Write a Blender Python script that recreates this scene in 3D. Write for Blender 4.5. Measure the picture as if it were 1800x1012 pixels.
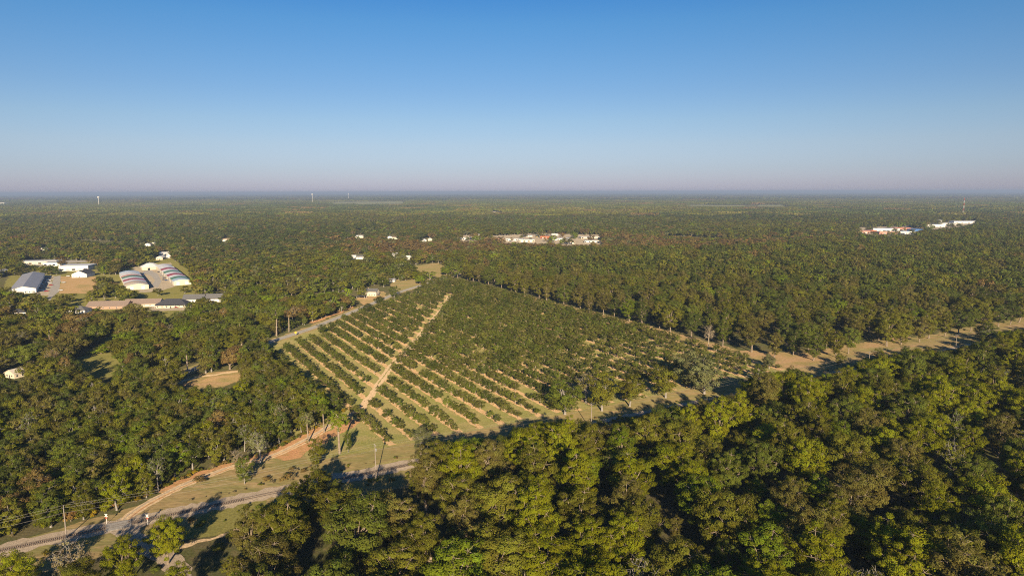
import bpy, math, random
import numpy as np
from mathutils import Matrix, Vector
rng = np.random.default_rng(11); random.seed(11)
RD = math.radians
for o in list(bpy.data.objects): bpy.data.objects.remove(o)
SC = bpy.context.scene; COL = SC.collection

# ------------------------------------------------------------------ camera, sky, sun, exposure
CAM_H, PITCH, ROLL, FPX = 120.0, RD(8.0), RD(0.14), 1200.0       # FPX: focal length in pixels of the 1800 px photo
cd = bpy.data.cameras.new('camera'); cam = bpy.data.objects.new('camera', cd); COL.objects.link(cam)
cd.sensor_width = 36; cd.lens = 24; cd.clip_start = 1; cd.clip_end = 200000
cam.matrix_world = Matrix.Translation((0, 0, CAM_H)) @ Matrix.Rotation(math.pi/2-PITCH, 4, 'X') @ Matrix.Rotation(-ROLL, 4, 'Z')
SC.camera = cam
SUN_EL, SUN_AZ = RD(17.5), RD(-6.0)                                # light travels towards (sin az, cos az)
w = bpy.data.worlds.new('World'); SC.world = w; w.use_nodes = True
nt = w.node_tree; nt.nodes.clear()
sky = nt.nodes.new('ShaderNodeTexSky'); sky.sky_type = 'NISHITA'; sky.sun_disc = False
sky.sun_elevation = SUN_EL; sky.sun_rotation = math.pi + SUN_AZ; sky.altitude = 60
sky.air_density = 1.0; sky.dust_density = 0.5; sky.ozone_density = 6.0
bg = nt.nodes.new('ShaderNodeBackground'); bg.inputs[1].default_value = 0.061
wo = nt.nodes.new('ShaderNodeOutputWorld')
# clear autumn air: pinkish-lavender ring low over the horizon all round, deeper blue above (same in every direction)
tc = nt.nodes.new('ShaderNodeTexCoord'); sx = nt.nodes.new('ShaderNodeSeparateXYZ'); rp = nt.nodes.new('ShaderNodeValToRGB'); mul = nt.nodes.new('ShaderNodeVectorMath'); mul.operation = 'MULTIPLY'
sc2 = nt.nodes.new('ShaderNodeVectorMath'); sc2.operation = 'SCALE'; sc2.inputs['Scale'].default_value = 1.4
nt.links.new(tc.outputs['Generated'], sx.inputs[0]); nt.links.new(sx.outputs['Z'], rp.inputs[0])
for i, (z, c) in enumerate([(0.0, (1.32, 1.08, 1.40)), (.013, (1.24, 1.03, 1.28)), (.032, (1.22, 1.02, 1.16)), (.065, (1.34, 1.05, 1.05)), (.098, (1.3, 1.06, 1.01)), (.138, (1.12, 1.02, 1.01)), (.178, (.97, 1.02, 1.03)), (.226, (.77, 1.01, 1.06)), (.262, (.56, .92, 1.08))]):
    e = rp.color_ramp.elements[i] if i < 2 else rp.color_ramp.elements.new(z)
    e.position = z; e.color = (*[q/1.4 for q in c], 1)
nt.links.new(sky.outputs[0], mul.inputs[0]); nt.links.new(rp.outputs[0], mul.inputs[1]); nt.links.new(mul.outputs[0], sc2.inputs[0])
nt.links.new(sc2.outputs[0], bg.inputs[0]); nt.links.new(bg.outputs[0], wo.inputs[0])
sl = bpy.data.lights.new('sun', 'SUN'); sl.energy = 5.0; sl.angle = RD(0.5); sl.color = (1.0, 0.81, 0.54)
so = bpy.data.objects.new('sun', sl); COL.objects.link(so)
sd = Vector((math.sin(SUN_AZ)*math.cos(SUN_EL), math.cos(SUN_AZ)*math.cos(SUN_EL), -math.sin(SUN_EL)))
so.rotation_euler = sd.to_track_quat('-Z', 'Y').to_euler()
so.location = (0, -300, 200)
vs = SC.view_settings; vs.view_transform = 'Standard'; vs.look = 'None'; vs.gamma = 1; vs.use_curve_mapping = False
vs.exposure = 0.72
cy = SC.cycles
cy.max_bounces = 4; cy.diffuse_bounces = 2; cy.glossy_bounces = 1; cy.transmission_bounces = 2; cy.volume_bounces = 0
cy.transparent_max_bounces = 4; cy.use_denoising = False; cy.filter_width = 1.1; cy.caustics_reflective = False; cy.caustics_refractive = False

# ------------------------------------------------------------------ photo pixel <-> ground
CR, SR = math.cos(ROLL), math.sin(ROLL); CP, SP = math.cos(PITCH), math.sin(PITCH)
def G(x, y, z=0.0):
    u = (x-900)/FPX; v = (y-506)/FPX
    u, v = CR*u-SR*v, SR*u+CR*v
    t = (z-CAM_H)/(-SP-v*CP)
    return np.array((u*t, (CP-v*SP)*t))
def proj(X, Y, Z):
    dz = Z-CAM_H; zc = Y*CP-dz*SP; v = -(Y*SP+dz*CP)/zc; u = X/zc
    return 900+FPX*(CR*u+SR*v), 506+FPX*(-SR*u+CR*v)
def GP(pts): return np.array([G(*p) for p in pts])
A30 = RD(29.7); EX, EY = math.cos(A30), math.sin(A30)               # s runs along the railway, t away from it
def ST(s, t): return np.array((s*EX-t*EY, s*EY+t*EX))
def toST(X, Y): return X*EX+Y*EY, -X*EY+Y*EX
RAIL_T = 274.4
def inpoly(px, py, poly):
    px = np.asarray(px); py = np.asarray(py); r = np.zeros(px.shape, bool); n = len(poly); j = n-1
    for i in range(n):
        xi, yi = poly[i]; xj, yj = poly[j]
        c = ((yi > py) != (yj > py)) & (px < (xj-xi)*(py-yi)/((yj-yi) or 1e-9)+xi)
        r ^= c; j = i
    return r

# ------------------------------------------------------------------ materials
def newmat(name):
    m = bpy.data.materials.new(name); m.use_nodes = True; n = m.node_tree; n.nodes.clear()
    return m, n, n.nodes.new('ShaderNodeOutputMaterial')
def plain(name, col, rough=.8, metal=0, var=.12, scale=.6):
    m, n, out = newmat(name)
    b = n.nodes.new('ShaderNodeBsdfPrincipled'); b.inputs['Roughness'].default_value = rough; b.inputs['Metallic'].default_value = metal
    g = n.nodes.new('ShaderNodeNewGeometry'); t = n.nodes.new('ShaderNodeTexNoise'); t.inputs['Scale'].default_value = scale; t.inputs['Detail'].default_value = 5
    n.links.new(g.outputs['Position'], t.inputs['Vector'])
    r = n.nodes.new('ShaderNodeValToRGB'); n.links.new(t.outputs['Fac'], r.inputs[0])
    r.color_ramp.elements[0].position = .3; r.color_ramp.elements[1].position = .7
    r.color_ramp.elements[0].color = (*[c*(1-var) for c in col], 1); r.color_ramp.elements[1].color = (*[min(.9, c*(1+var)) for c in col], 1)
    n.links.new(r.outputs[0], b.inputs['Base Color']); n.links.new(b.outputs[0], out.inputs[0])
    return m
def ground_mat(name, layers, scale=.08, fine=1.1, bump=.6, stretch=None):
    """layers: colours met by a large noise; a finer noise roughens each one"""
    m, n, out = newmat(name); L = n.links.new
    b = n.nodes.new('ShaderNodeBsdfDiffuse'); b.inputs['Roughness'].default_value = .8
    g = n.nodes.new('ShaderNodeNewGeometry'); src = g.outputs['Position']
    if stretch:
        mp = n.nodes.new('ShaderNodeMapping'); mp.inputs['Rotation'].default_value = (0, 0, -stretch[0]); mp.inputs['Scale'].default_value = (stretch[1], 1, 1)
        L(src, mp.inputs['Vector']); src = mp.outputs[0]
    t = n.nodes.new('ShaderNodeTexNoise'); t.inputs['Scale'].default_value = scale; t.inputs['Detail'].default_value = 9; t.inputs['Roughness'].default_value = .66
    L(src, t.inputs['Vector'])
    r = n.nodes.new('ShaderNodeValToRGB'); L(t.outputs['Fac'], r.inputs[0]); k = len(layers)
    for i, c in enumerate(layers):
        p = .3+.4*i/max(1, k-1)
        e = r.color_ramp.elements[i] if i < 2 else r.color_ramp.elements.new(p)
        e.position = p; e.color = (*c, 1)
    f = n.nodes.new('ShaderNodeTexNoise'); f.inputs['Scale'].default_value = fine; f.inputs['Detail'].default_value = 4; L(src, f.inputs['Vector'])
    mr = n.nodes.new('ShaderNodeMapRange'); mr.inputs[1].default_value = .25; mr.inputs[2].default_value = .75; mr.inputs[3].default_value = .68; mr.inputs[4].default_value = 1.3
    L(f.outputs['Fac'], mr.inputs[0])
    vm = n.nodes.new('ShaderNodeVectorMath'); vm.operation = 'SCALE'; L(r.outputs[0], vm.inputs[0]); L(mr.outputs[0], vm.inputs['Scale'])
    L(vm.outputs[0], b.inputs['Color'])
    bp = n.nodes.new('ShaderNodeBump'); bp.inputs['Strength'].default_value = bump; bp.inputs['Distance'].default_value = .25
    L(f.outputs['Fac'], bp.inputs['Height']); L(bp.outputs[0], b.inputs['Normal'])
    L(b.outputs[0], out.inputs[0]); return m
def leaf_mat(name, trans=.22, inst=False):
    m, n, out = newmat(name); L = n.links.new
    oi = n.nodes.new('ShaderNodeObjectInfo')
    at = n.nodes.new('ShaderNodeAttribute'); at.attribute_name = 'tint'
    hs = n.nodes.new('ShaderNodeHueSaturation')
    h = n.nodes.new('ShaderNodeMapRange'); h.inputs[3].default_value = .478; h.inputs[4].default_value = .522; L(at.outputs['Fac'], h.inputs[0])
    v = n.nodes.new('ShaderNodeMapRange'); v.inputs[3].default_value = .72; v.inputs[4].default_value = 1.32; L(at.outputs['Fac'], v.inputs[0])
    rr = n.nodes.new('ShaderNodeMapRange'); rr.inputs[3].default_value = .82; rr.inputs[4].default_value = 1.2; L(oi.outputs['Random'], rr.inputs[0])
    mu = n.nodes.new('ShaderNodeMath'); mu.operation = 'MULTIPLY'; L(v.outputs[0], mu.inputs[0]); L(rr.outputs[0], mu.inputs[1])
    colr = oi.outputs['Color']
    if inst: ai = n.nodes.new('ShaderNodeAttribute'); ai.attribute_type = 'INSTANCER'; ai.attribute_name = 'tcol'; colr = ai.outputs['Color']
    L(colr, hs.inputs['Color']); L(h.outputs[0], hs.inputs['Hue']); L(mu.outputs[0], hs.inputs['Value'])
    d = n.nodes.new('ShaderNodeBsdfDiffuse'); t = n.nodes.new('ShaderNodeBsdfTranslucent'); mx = n.nodes.new('ShaderNodeMixShader'); mx.inputs[0].default_value = trans
    L(hs.outputs[0], d.inputs[0]); L(hs.outputs[0], t.inputs[0]); L(d.outputs[0], mx.inputs[1]); L(t.outputs[0], mx.inputs[2]); L(mx.outputs[0], out.inputs[0])
    return m
M = dict(
 floor=ground_mat('woodland_floor', [(.045, .045, .02), (.10, .085, .045), (.07, .075, .028), (.15, .12, .065)], .06),
 orchard=ground_mat('orchard_grass', [(.15, .15, .048), (.24, .20, .085), (.175, .175, .055), (.27, .205, .105)], .035),
 verge=ground_mat('dry_grass', [(.13, .125, .045), (.25, .18, .09), (.17, .155, .06), (.32, .22, .125)], .05, stretch=(A30, .3)),
 lane=ground_mat('lane_grass', [(.21, .15, .075), (.29, .19, .105), (.2, .16, .065), (.26, .18, .09)], .05, stretch=(A30, .5)),
 strip=ground_mat('bare_strip_soil', [(.34, .215, .11), (.45, .3, .165), (.38, .25, .13), (.26, .185, .08)], .35),
 dirt=ground_mat('sandy_track', [(.36, .255, .155), (.44, .325, .205), (.39, .28, .17)], .2),
 redbank=ground_mat('red_clay_bank', [(.3, .15, .08), (.36, .2, .1), (.22, .15, .06)], .25),
 ballast=ground_mat('pale_gravel', [(.25, .2, .155), (.34, .275, .21), (.2, .16, .12)], .5, fine=3),
 asphalt=ground_mat('old_asphalt', [(.2, .185, .175), (.24, .225, .21), (.17, .16, .15)], .12, fine=2, bump=.2),
 lawn=ground_mat('lawn_grass', [(.13, .125, .04), (.17, .155, .05), (.11, .115, .035)], .05),
 brownfield=ground_mat('dry_field', [(.24, .18, .08), (.32, .21, .11), (.18, .16, .06)], .03),
 lot=ground_mat('gravel_lot', [(.24, .195, .14), (.3, .25, .19), (.17, .15, .085)], .1),
 palefield=ground_mat('pale_field', [(.11, .125, .055), (.14, .145, .07), (.17, .15, .08)], .01),
 leaf=leaf_mat('leaves'), massleaf=leaf_mat('forest_leaves', inst=True),
 bark=plain('bark', (.27, .21, .155), .9, 0, .35, 1.5), palebark=plain('pale_bark', (.42, .34, .25), .9, 0, .25, 1.5),
 greybark=plain('grey_bark', (.3, .27, .24), .9, 0, .25, 1.5),
 wood=plain('weathered_pole', (.3, .25, .21), .85, 0, .2, 2), steel=plain('rail_steel', (.2, .15, .12), .5, .5, .2, 2), tie=plain('sleeper_wood', (.1, .075, .06), .9, 0, .3, 2),
 galv=plain('galvanised_steel', (.5, .5, .5), .45, .6), wire=plain('wire', (.38, .35, .31), .5, .3),
 white=plain('white_paint', (.78, .75, .7), .6, 0, .05), cream=plain('cream_siding', (.72, .62, .47), .7, 0, .06), brick=plain('tan_brick', (.42, .27, .19), .85, 0, .15),
 red=plain('red_roof_panel', (.42, .07, .06), .5, 0, .1), green=plain('green_roof_panel', (.12, .25, .12), .5, 0, .1), tan=plain('tan_roof_panel', (.6, .43, .27), .5, 0, .1),
 pink=plain('salmon_panel', (.62, .3, .22), .6, 0, .1), bluegrey=plain('blue_grey_metal', (.36, .35, .36), .7, 0, .1, .2), paleblue=plain('pale_blue_panel', (.5, .6, .68), .5, 0, .05),
 shingle=plain('charcoal_shingle', (.06, .06, .07), .9, 0, .3, 2), brownshingle=plain('brown_shingle', (.3, .22, .17), .9, 0, .15, 1), greyshingle=plain('grey_shingle', (.15, .145, .14), .9, 0, .2, 1),
 orange=plain('orange_roof', (.6, .16, .06), .6, 0, .1), blue=plain('blue_roof', (.05, .15, .4), .5), yellow=plain('yellow_sign', (.75, .5, .02), .5, 0, .03), signred=plain('red_reflector', (.6, .08, .04), .5),
 glass=plain('dark_glass', (.025, .03, .04), .1, 0, .05), tyre=plain('tyre', (.02, .02, .02), .9), paintline=plain('road_paint', (.6, .58, .5), .7, 0, .2, 3), yellowline=plain('yellow_road_paint', (.5, .35, .05), .7, 0, .2, 3),
)

# ------------------------------------------------------------------ object helpers
def tag(o, label=None, cat=None, group=None, kind=None):
    if label: o['label'] = label
    if cat: o['category'] = cat
    if group: o['group'] = group
    if kind: o['kind'] = kind
    return o
def mesh(name, v, f, mats):
    me = bpy.data.meshes.new(name)
    if isinstance(f, np.ndarray):
        v = np.asarray(v, np.float32); k = f.shape[1]
        me.vertices.add(len(v)); me.vertices.foreach_set('co', v.ravel())
        me.loops.add(f.size); me.loops.foreach_set('vertex_index', f.astype(np.int32).ravel())
        me.polygons.add(len(f)); me.polygons.foreach_set('loop_start', np.arange(0, f.size, k, dtype=np.int32))
        me.update(calc_edges=True)
    else:
        me.from_pydata([tuple(map(float, p)) for p in v], [], f); me.update()
    for m in (mats if isinstance(mats, (list, tuple)) else [mats]): me.materials.append(M[m] if isinstance(m, str) else m)
    return me
def obj(name, me, parent=None, loc=None, rz=0):
    o = bpy.data.objects.new(name, me); COL.objects.link(o)
    if parent: o.parent = parent
    if loc is not None: o.location = loc
    if rz: o.rotation_euler = (0, 0, rz)
    return o
def empty(name, loc=(0, 0, 0), rz=0, label=None, cat=None, group=None):
    o = bpy.data.objects.new(name, None); COL.objects.link(o); o.location = loc; o.rotation_euler = (0, 0, rz)
    o.empty_display_size = 1
    return tag(o, label, cat, group)
class MB:
    def __init__(s): s.v = []; s.f = []
    def poly(s, pts): k = len(s.v); s.v += [tuple(p) for p in pts]; s.f.append(list(range(k, k+len(pts)))); return s
    def box(s, x0, x1, y0, y1, z0, z1):
        k = len(s.v); s.v += [(x, y, z) for z in (z0, z1) for y in (y0, y1) for x in (x0, x1)]
        s.f += [[k+a for a in q] for q in ((0, 2, 3, 1), (4, 5, 7, 6), (0, 1, 5, 4), (2, 6, 7, 3), (0, 4, 6, 2), (1, 3, 7, 5))]; return s
    def tube(s, pts, rad, n=6, cap=True):
        pts = [Vector(p) for p in pts]; rings = []
        for i, p in enumerate(pts):
            d = (pts[min(i+1, len(pts)-1)]-pts[max(i-1, 0)]).normalized()
            a = d.orthogonal().normalized(); b = d.cross(a); k = len(s.v)
            r = rad[i] if isinstance(rad, (list, tuple)) else rad
            s.v += [tuple(p+(a*math.cos(2*math.pi*j/n)+b*math.sin(2*math.pi*j/n))*r) for j in range(n)]; rings.append(k)
        for a, b in zip(rings, rings[1:]): s.f += [[a+j, a+(j+1) % n, b+(j+1) % n, b+j] for j in range(n)]
        if cap: s.f += [[rings[0]+j for j in reversed(range(n))], [rings[-1]+j for j in range(n)]]
        return s
    def prism(s, prof, y0, y1):                     # profile in x,z swept along y
        n = len(prof); k = len(s.v); s.v += [(x, y0, z) for x, z in prof]+[(x, y1, z) for x, z in prof]
        s.f += [[k+i, k+(i+1) % n, k+n+(i+1) % n, k+n+i] for i in range(n)]+[[k+i for i in reversed(range(n))], [k+n+i for i in range(n)]]; return s
    def lathe(s, prof, n=24):
        k = len(s.v)
        for r, z in prof: s.v += [(r*math.cos(2*math.pi*j/n), r*math.sin(2*math.pi*j/n), z) for j in range(n)]
        for i in range(len(prof)-1): s.f += [[k+i*n+j, k+i*n+(j+1) % n, k+(i+1)*n+(j+1) % n, k+(i+1)*n+j] for j in range(n)]
        return s
    def mesh(s, name, mat): return mesh(name, s.v, s.f, mat)
    def build(s, name, mat, parent=None, **k): return obj(name, s.mesh(name, mat), parent, **k)
def smooth_closed(P, step=4.0, amp=1.0, seed=0):
    """resample a closed outline and make it uneven, as ground edges are"""
    r = np.random.default_rng(seed); P = np.asarray(P, float); out = []
    for a, b in zip(P, np.roll(P, -1, 0)):
        k = max(1, int(np.linalg.norm(b-a)/step)); out += [a+(b-a)*i/k for i in range(k)]
    out = np.array(out); return out+r.normal(0, amp, out.shape)
def sheet(name, P, z, mat, label=None, step=5, amp=.8, parent=None, seed=0):
    Q = smooth_closed(P, step, amp, seed); m = MB().poly([(x, y, z) for x, y in Q])
    o = m.build(name, mat, parent)
    if not parent: tag(o, label, kind='structure')
    if o.data.polygons[0].normal.z < 0: o.data.flip_normals()
    return o
def resample(P, step):
    P = np.asarray(P, float); seg = np.linalg.norm(np.diff(P, axis=0), axis=1); L = np.r_[0, np.cumsum(seg)]
    k = max(2, int(L[-1]/step)+1); u = np.linspace(0, L[-1], k)
    Q = np.c_[np.interp(u, L, P[:, 0]), np.interp(u, L, P[:, 1])]
    for _ in range(3): Q[1:-1] = (Q[:-2]+2*Q[1:-1]+Q[2:])/4
    return Q
def ribbon(name, P, width, z, mat, step=3, amp=.3, off=0, label=None, parent=None, seed=0, taper=False):
    r = np.random.default_rng(seed); Q = resample(P, step); T = np.gradient(Q, axis=0); T /= np.linalg.norm(T, axis=1)[:, None]+1e-9
    N = np.c_[-T[:, 1], T[:, 0]]; v = []; f = []
    for i, (q, n) in enumerate(zip(Q, N)):
        wd = width/2
        if taper: wd *= min(1, .25+.35*min(i, len(Q)-1-i))
        a = q+n*(off+wd+r.normal(0, amp)); b = q+n*(off-wd+r.normal(0, amp))
        v += [(*a, z), (*q+n*off, z), (*b, z)]
        if i: k = 3*i; f += [[k-3, k-2, k+1, k], [k-2, k-1, k+2, k+1]]
    o = obj(name, mesh(name, v, f, mat), parent)
    if o.data.polygons[0].normal.z < 0: o.data.flip_normals()
    if not parent: tag(o, label, kind='structure')
    return o
ONES = 'zeroth first second third fourth fifth sixth seventh eighth ninth tenth eleventh twelfth thirteenth fourteenth fifteenth sixteenth seventeenth eighteenth nineteenth'.split()
TENS = {2: 'twenty', 3: 'thirty', 4: 'forty', 5: 'fifty', 6: 'sixty', 7: 'seventy', 8: 'eighty', 9: 'ninety'}
TENTH = {2: 'twentieth', 3: 'thirtieth', 4: 'fortieth', 5: 'fiftieth', 6: 'sixtieth', 7: 'seventieth', 8: 'eightieth', 9: 'ninetieth'}
def nth(k): return ONES[k] if k < 20 else (TENTH[k//10] if k % 10 == 0 else TENS[k//10]+'-'+ONES[k % 10]) if k < 100 else 'hundred-and-'+nth(k-100)
# ------------------------------------------------------------------ ground, roads, railway
def ground():
    n = 90000; o = MB().poly([(-n, -4000, 0), (n, -4000, 0), (n, n, 0), (-n, n, 0)]).build('ground', 'floor')
    tag(o, kind='structure')
ground()
STP = lambda L: np.array([ST(*p) for p in L])
sheet('railside_grass', STP([(-260, 252), (60, 252), (420, 256), (1100, 256), (1100, 302), (380, 302), (60, 304), (-40, 280), (-260, 288)]), .02, 'verge', seed=1)
sheet('roadside_meadow', GP([(205, 912), (300, 862), (400, 818), (470, 797), (545, 764), (625, 716), (650, 740), (640, 800), (430, 872)]), .026, 'verge', seed=2)
ROAD = np.array([(-236., 392), (-217, 465), *GP([(468, 603), (545, 578), (632, 543), (700, 514), (735, 503), (790, 487)]), (-70, 1040), (-45, 1140)])
def road_t(s): return 565+(s-95)*317/307
sheet('orchard_grass', STP([(66, 281), (396, 281), (397, 640), (402, 868), (392, 862), (94, 556), (84, 540), (84, 420), (66, 330)]), .032, 'orchard', seed=3)
sheet('clover_patch', GP([(545, 592), (592, 577), (640, 560), (640, 568), (590, 590), (548, 600)]), .038, 'lawn', seed=31)
sheet('grassy_lane', STP([(380, 300), (402, 302), (408, 480), (404, 700), (396, 820), (388, 700), (384, 480)]), .044, 'lane', seed=4, amp=1.4)
sheet('open_grass_strip', STP([(385, 280), (700, 280), (1300, 280), (1300, 322), (700, 319), (520, 316), (440, 330), (400, 345), (392, 360), (384, 330)]), .05, 'verge', seed=5, amp=1.5)
sheet('bare_grove_edge', STP([(388, 300), (440, 300), (470, 312), (560, 316), (560, 322), (430, 332), (400, 360)]), .056, 'lane', seed=55, amp=2)
ribbon('strip_wheel_track', [ST(395, 300), ST(470, 298), ST(640, 300), ST(900, 301)], 2.4, .064, 'lane', 4, .5, seed=56)
sheet('mown_strip', STP([(60, 282), (388, 282), (388, 298), (60, 300)]), .038, 'verge', seed=6)
# bare soil strips along the orchard rows
TRACK = GP([(633, 720), (660, 683), (690, 640), (720, 610), (750, 575), (775, 545), (780, 537), (790, 520)])
ROWS = [92+12.1*k for k in range(25)]
orch_ground = bpy.data.objects['orchard_grass']
ORCH_TOP = np.array([(440, 640), (478, 622), (497, 612), (517, 603), (543, 598), (565, 594), (600, 560), (640, 543), (690, 522), (735, 506), (800, 488)], float)
def in_orchard(X, Y): px, py = proj(X, Y, 0.0); return py > np.interp(px, ORCH_TOP[:, 0], ORCH_TOP[:, 1])+2
for k, s in enumerate(ROWS):
    lo = 301+rng.normal(0, 1.2) if s > 99 else 352
    P = [a for a in (ST(s+.25*math.sin(t/23+k), t) for t in np.arange(lo, road_t(s)-13, 4)) if in_orchard(*a)]
    ribbon('bare_soil_strip', P, 3.6, .058, 'strip', 2.0, .38, off=-1.0, parent=orch_ground, seed=100+k)
ribbon('orchard_track', np.vstack([TRACK]), 4.6, .075, 'dirt', 3, .45, seed=7)
ribbon('track_grass_strip', TRACK[1:], .9, .085, 'orchard', 3, .4, off=.2, seed=8)
DIRT = GP([(214, 921), (224, 910), (245, 893), (290, 868), (340, 845), (400, 823), (440, 812), (475, 803), (510, 788), (545, 770), (575, 752), (605, 735), (633, 720)])
ribbon('clay_bank', DIRT[3:-2], 5.5, .062, 'redbank', 3, 1.0, off=4.0, seed=9)
ribbon('clay_bank', DIRT[7:-1], 9, .064, 'redbank', 3, 1.6, off=-6.0, seed=19)
ribbon('dirt_road', DIRT, 4.6, .09, 'dirt', 2.5, .3, seed=10)
dr = bpy.data.objects['dirt_road']
for o_ in (-1.0, .9): ribbon('wheel_rut', DIRT, .75, .1, 'redbank' if o_ < 0 else 'ballast', 2.5, .16, off=o_, parent=dr, seed=60)
ribbon('dirt_road_apron', GP([(226, 908), (216, 921), (219, 934), (238, 949), (266, 966), (300, 982), (330, 1030)]), 7.0, .08, 'ballast', 2.5, .6, seed=11)
ribbon('footpath', GP([(300, 966), (332, 956), (355, 949), (386, 945), (420, 930)]), 2.6, .085, 'dirt', 2, .5, seed=12)
sheet('crossing_lawn', GP([(345, 905), (425, 882), (470, 880), (440, 940), (385, 942), (330, 950)]), .07, 'lawn', seed=13)
# railway
def railway():
    root = empty('railway_track', (0, 0, 0), label='single railway track on pale gravel running past the orchard', cat='railway')
    s0, s1 = -60, 900
    v = []; f = []; r = np.random.default_rng(5); prof = [(-4.4, .075), (-2.5, .11), (-1.9, .2), (1.9, .2), (2.5, .11), (6.0, .075)]
    for i, s in enumerate(np.arange(s0, s1, 2.0)):
        for j, (t, z) in enumerate(prof):
            q = ST(s+r.normal(0, .2), RAIL_T+t+(r.normal(0, .7) if j in (0, 5) else r.normal(0, .12))); v.append((*q, z))
        if i: k = 6*i; f += [[k-6+j, k+j, k+1+j, k-5+j] for j in range(5)]
    obj('ballast_bed', mesh('ballast_bed', v, f, 'ballast'), root)
    for side in (-.76, .76):
        m = MB(); a = ST(s0, RAIL_T+side); b = ST(s1, RAIL_T+side)
        n = np.array((-EY, EX))*.045; L = []
        for z0, z1, wd in ((.27, .3, 1.4), (.3, .4, .5), (.4, .45, 1.0)):
            k = len(m.v)
            for q in (a, b):
                m.v += [(*(q+n*wd), z0), (*(q-n*wd), z0), (*(q+n*wd), z1), (*(q-n*wd), z1)]
            m.f += [[k, k+4, k+6, k+2], [k+1, k+3, k+7, k+5], [k+2, k+6, k+7, k+3], [k, k+2, k+3, k+1], [k+4, k+5, k+7, k+6]]
        m.build('rail', 'steel', root)
    tm = MB().box(-.13, .13, -1.3, 1.3, .14, .28).mesh('sleeper', 'tie')
    rest = MB(); cnt = 0
    for s in np.arange(-44, 340, .62):
        px, py = proj(*ST(s, RAIL_T), 0)
        if (-20 < px < 428 or 600 < px < 745) and abs(s+8.5) > 4 and cnt < 300:
            obj('sleeper', tm, root, (*ST(s, RAIL_T), 0), A30+random.gauss(0, .012)); cnt += 1
        elif s > 60:
            q = ST(s, RAIL_T); k = len(rest.v); rest.box(-.13, .13, -1.3, 1.3, .14, .28)
            c, sn = math.cos(A30), math.sin(A30)
            for i in range(k, k+8): x, y, z = rest.v[i]; rest.v[i] = (q[0]+x*c-y*sn, q[1]+x*sn+y*c, z)
    tag(rest.build('distant_sleepers', 'tie', root), kind='stuff')
    for t0, t1 in ((-3.0, -.86), (-.64, .64), (.86, 3.0)):
        m = MB().box(-4, 4, t0, t1, .1, .42); m.build('crossing_panel', 'asphalt', root, loc=(*ST(-8.5, RAIL_T), 0), rz=A30)
railway()
# paved road
ribbon('road_verge', ROAD, 14, .046, 'verge', 6, 1.2, seed=14)
ribbon('clay_bank', GP([(560, 568), (600, 552), (632, 539)]), 6, .07, 'redbank', 4, 1.2, off=7, seed=16)
road = ribbon('paved_road', ROAD, 7.0, .095, 'asphalt', 6, .08, seed=15)
for off, mt, wd in ((3.1, 'paintline', .14), (-3.1, 'paintline', .14), (.16, 'yellowline', .12), (-.16, 'yellowline', .12)):
    ribbon('road_marking', ROAD, wd, .103, mt, 6, 0, off=off, parent=road)
# town ground
def psheet(name, pts, z, mat, **k): return sheet(name, GP(pts), z, mat, step=12, amp=k.pop('amp', 1.2), **k)
psheet('town_lawn', [(0, 520), (20, 476), (110, 462), (320, 452), (345, 500), (400, 520), (330, 560), (150, 556), (0, 570)], .03, 'lawn', seed=20)
psheet('town_street', [(95, 486), (107, 484), (104, 512), (92, 522), (82, 545), (70, 560), (62, 560), (76, 535), (86, 518)], .11, 'asphalt', amp=.3, seed=21)
psheet('gravel_lot', [(64, 484), (94, 484), (90, 520), (60, 520)], .08, 'lot', seed=22)
psheet('dry_field', [(106, 486), (168, 486), (172, 516), (104, 516)], .085, 'brownfield', seed=23)
psheet('storage_yard', [(232, 468), (300, 462), (318, 500), (280, 512), (245, 514)], .09, 'lot', seed=24)
psheet('storage_drive', [(250, 478), (262, 474), (278, 482), (284, 494), (277, 505), (266, 503), (272, 492), (264, 484)], .12, 'asphalt', amp=.3, seed=25)
psheet('house_drive', [(262, 537), (330, 534), (330, 545), (262, 547)], .1, 'lot', amp=.5, seed=26)
psheet('far_street', [(0, 474), (110, 458), (330, 448), (330, 452), (110, 463), (0, 480)], .1, 'asphalt', amp=.5, seed=27)
psheet('house_lawn', [(120, 650), (135, 628), (175, 620), (212, 618), (210, 660), (150, 668)], .05, 'lawn', seed=28)
psheet('shaded_lawn', [(150, 622), (200, 585), (215, 590), (195, 622)], .055, 'lawn', seed=29)
psheet('sandy_clearing', [(300, 682), (330, 662), (365, 656), (428, 650), (432, 664), (390, 680), (330, 688)], .06, 'lane', seed=30)
ribbon('clearing_track', GP([(312, 674), (335, 664), (370, 660), (400, 654), (424, 652)]), 4, .075, 'dirt', 4, .8, seed=37)
psheet('clearing_grass', [(345, 672), (370, 662), (425, 657), (410, 672)], .07, 'brownfield', seed=32)
psheet('road_lawn', [(684, 500), (700, 490), (760, 488), (735, 500), (700, 512)], .075, 'verge', seed=33)
psheet('rough_pasture', [(700, 480), (720, 468), (770, 462), (800, 470), (795, 488), (730, 486)], .07, 'verge', seed=34)
psheet('house_yard', [(625, 526), (640, 514), (675, 512), (680, 522), (640, 536)], .08, 'brownfield', seed=36)
for i, pts in enumerate([[(845, 374), (890, 374), (890, 371.6), (848, 371.6)], [(575, 360), (720, 358), (705, 354), (590, 355)], [(1195, 362), (1310, 364), (1310, 361), (1200, 360)],
                         [(1330, 363), (1390, 363), (1390, 360), (1335, 360.4)], [(905, 344), (935, 344), (935, 342.7), (905, 342.7)], [(1640, 413), (1700, 404), (1690, 399), (1620, 404)]]):
    psheet('far_field', pts, .5, 'palefield' if i not in (0, 5) else 'lot', amp=3, seed=40+i)
psheet('far_town_yard', [(790, 432), (1060, 432), (1060, 412), (800, 410)], .15, 'lot', seed=50, amp=4)
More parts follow.
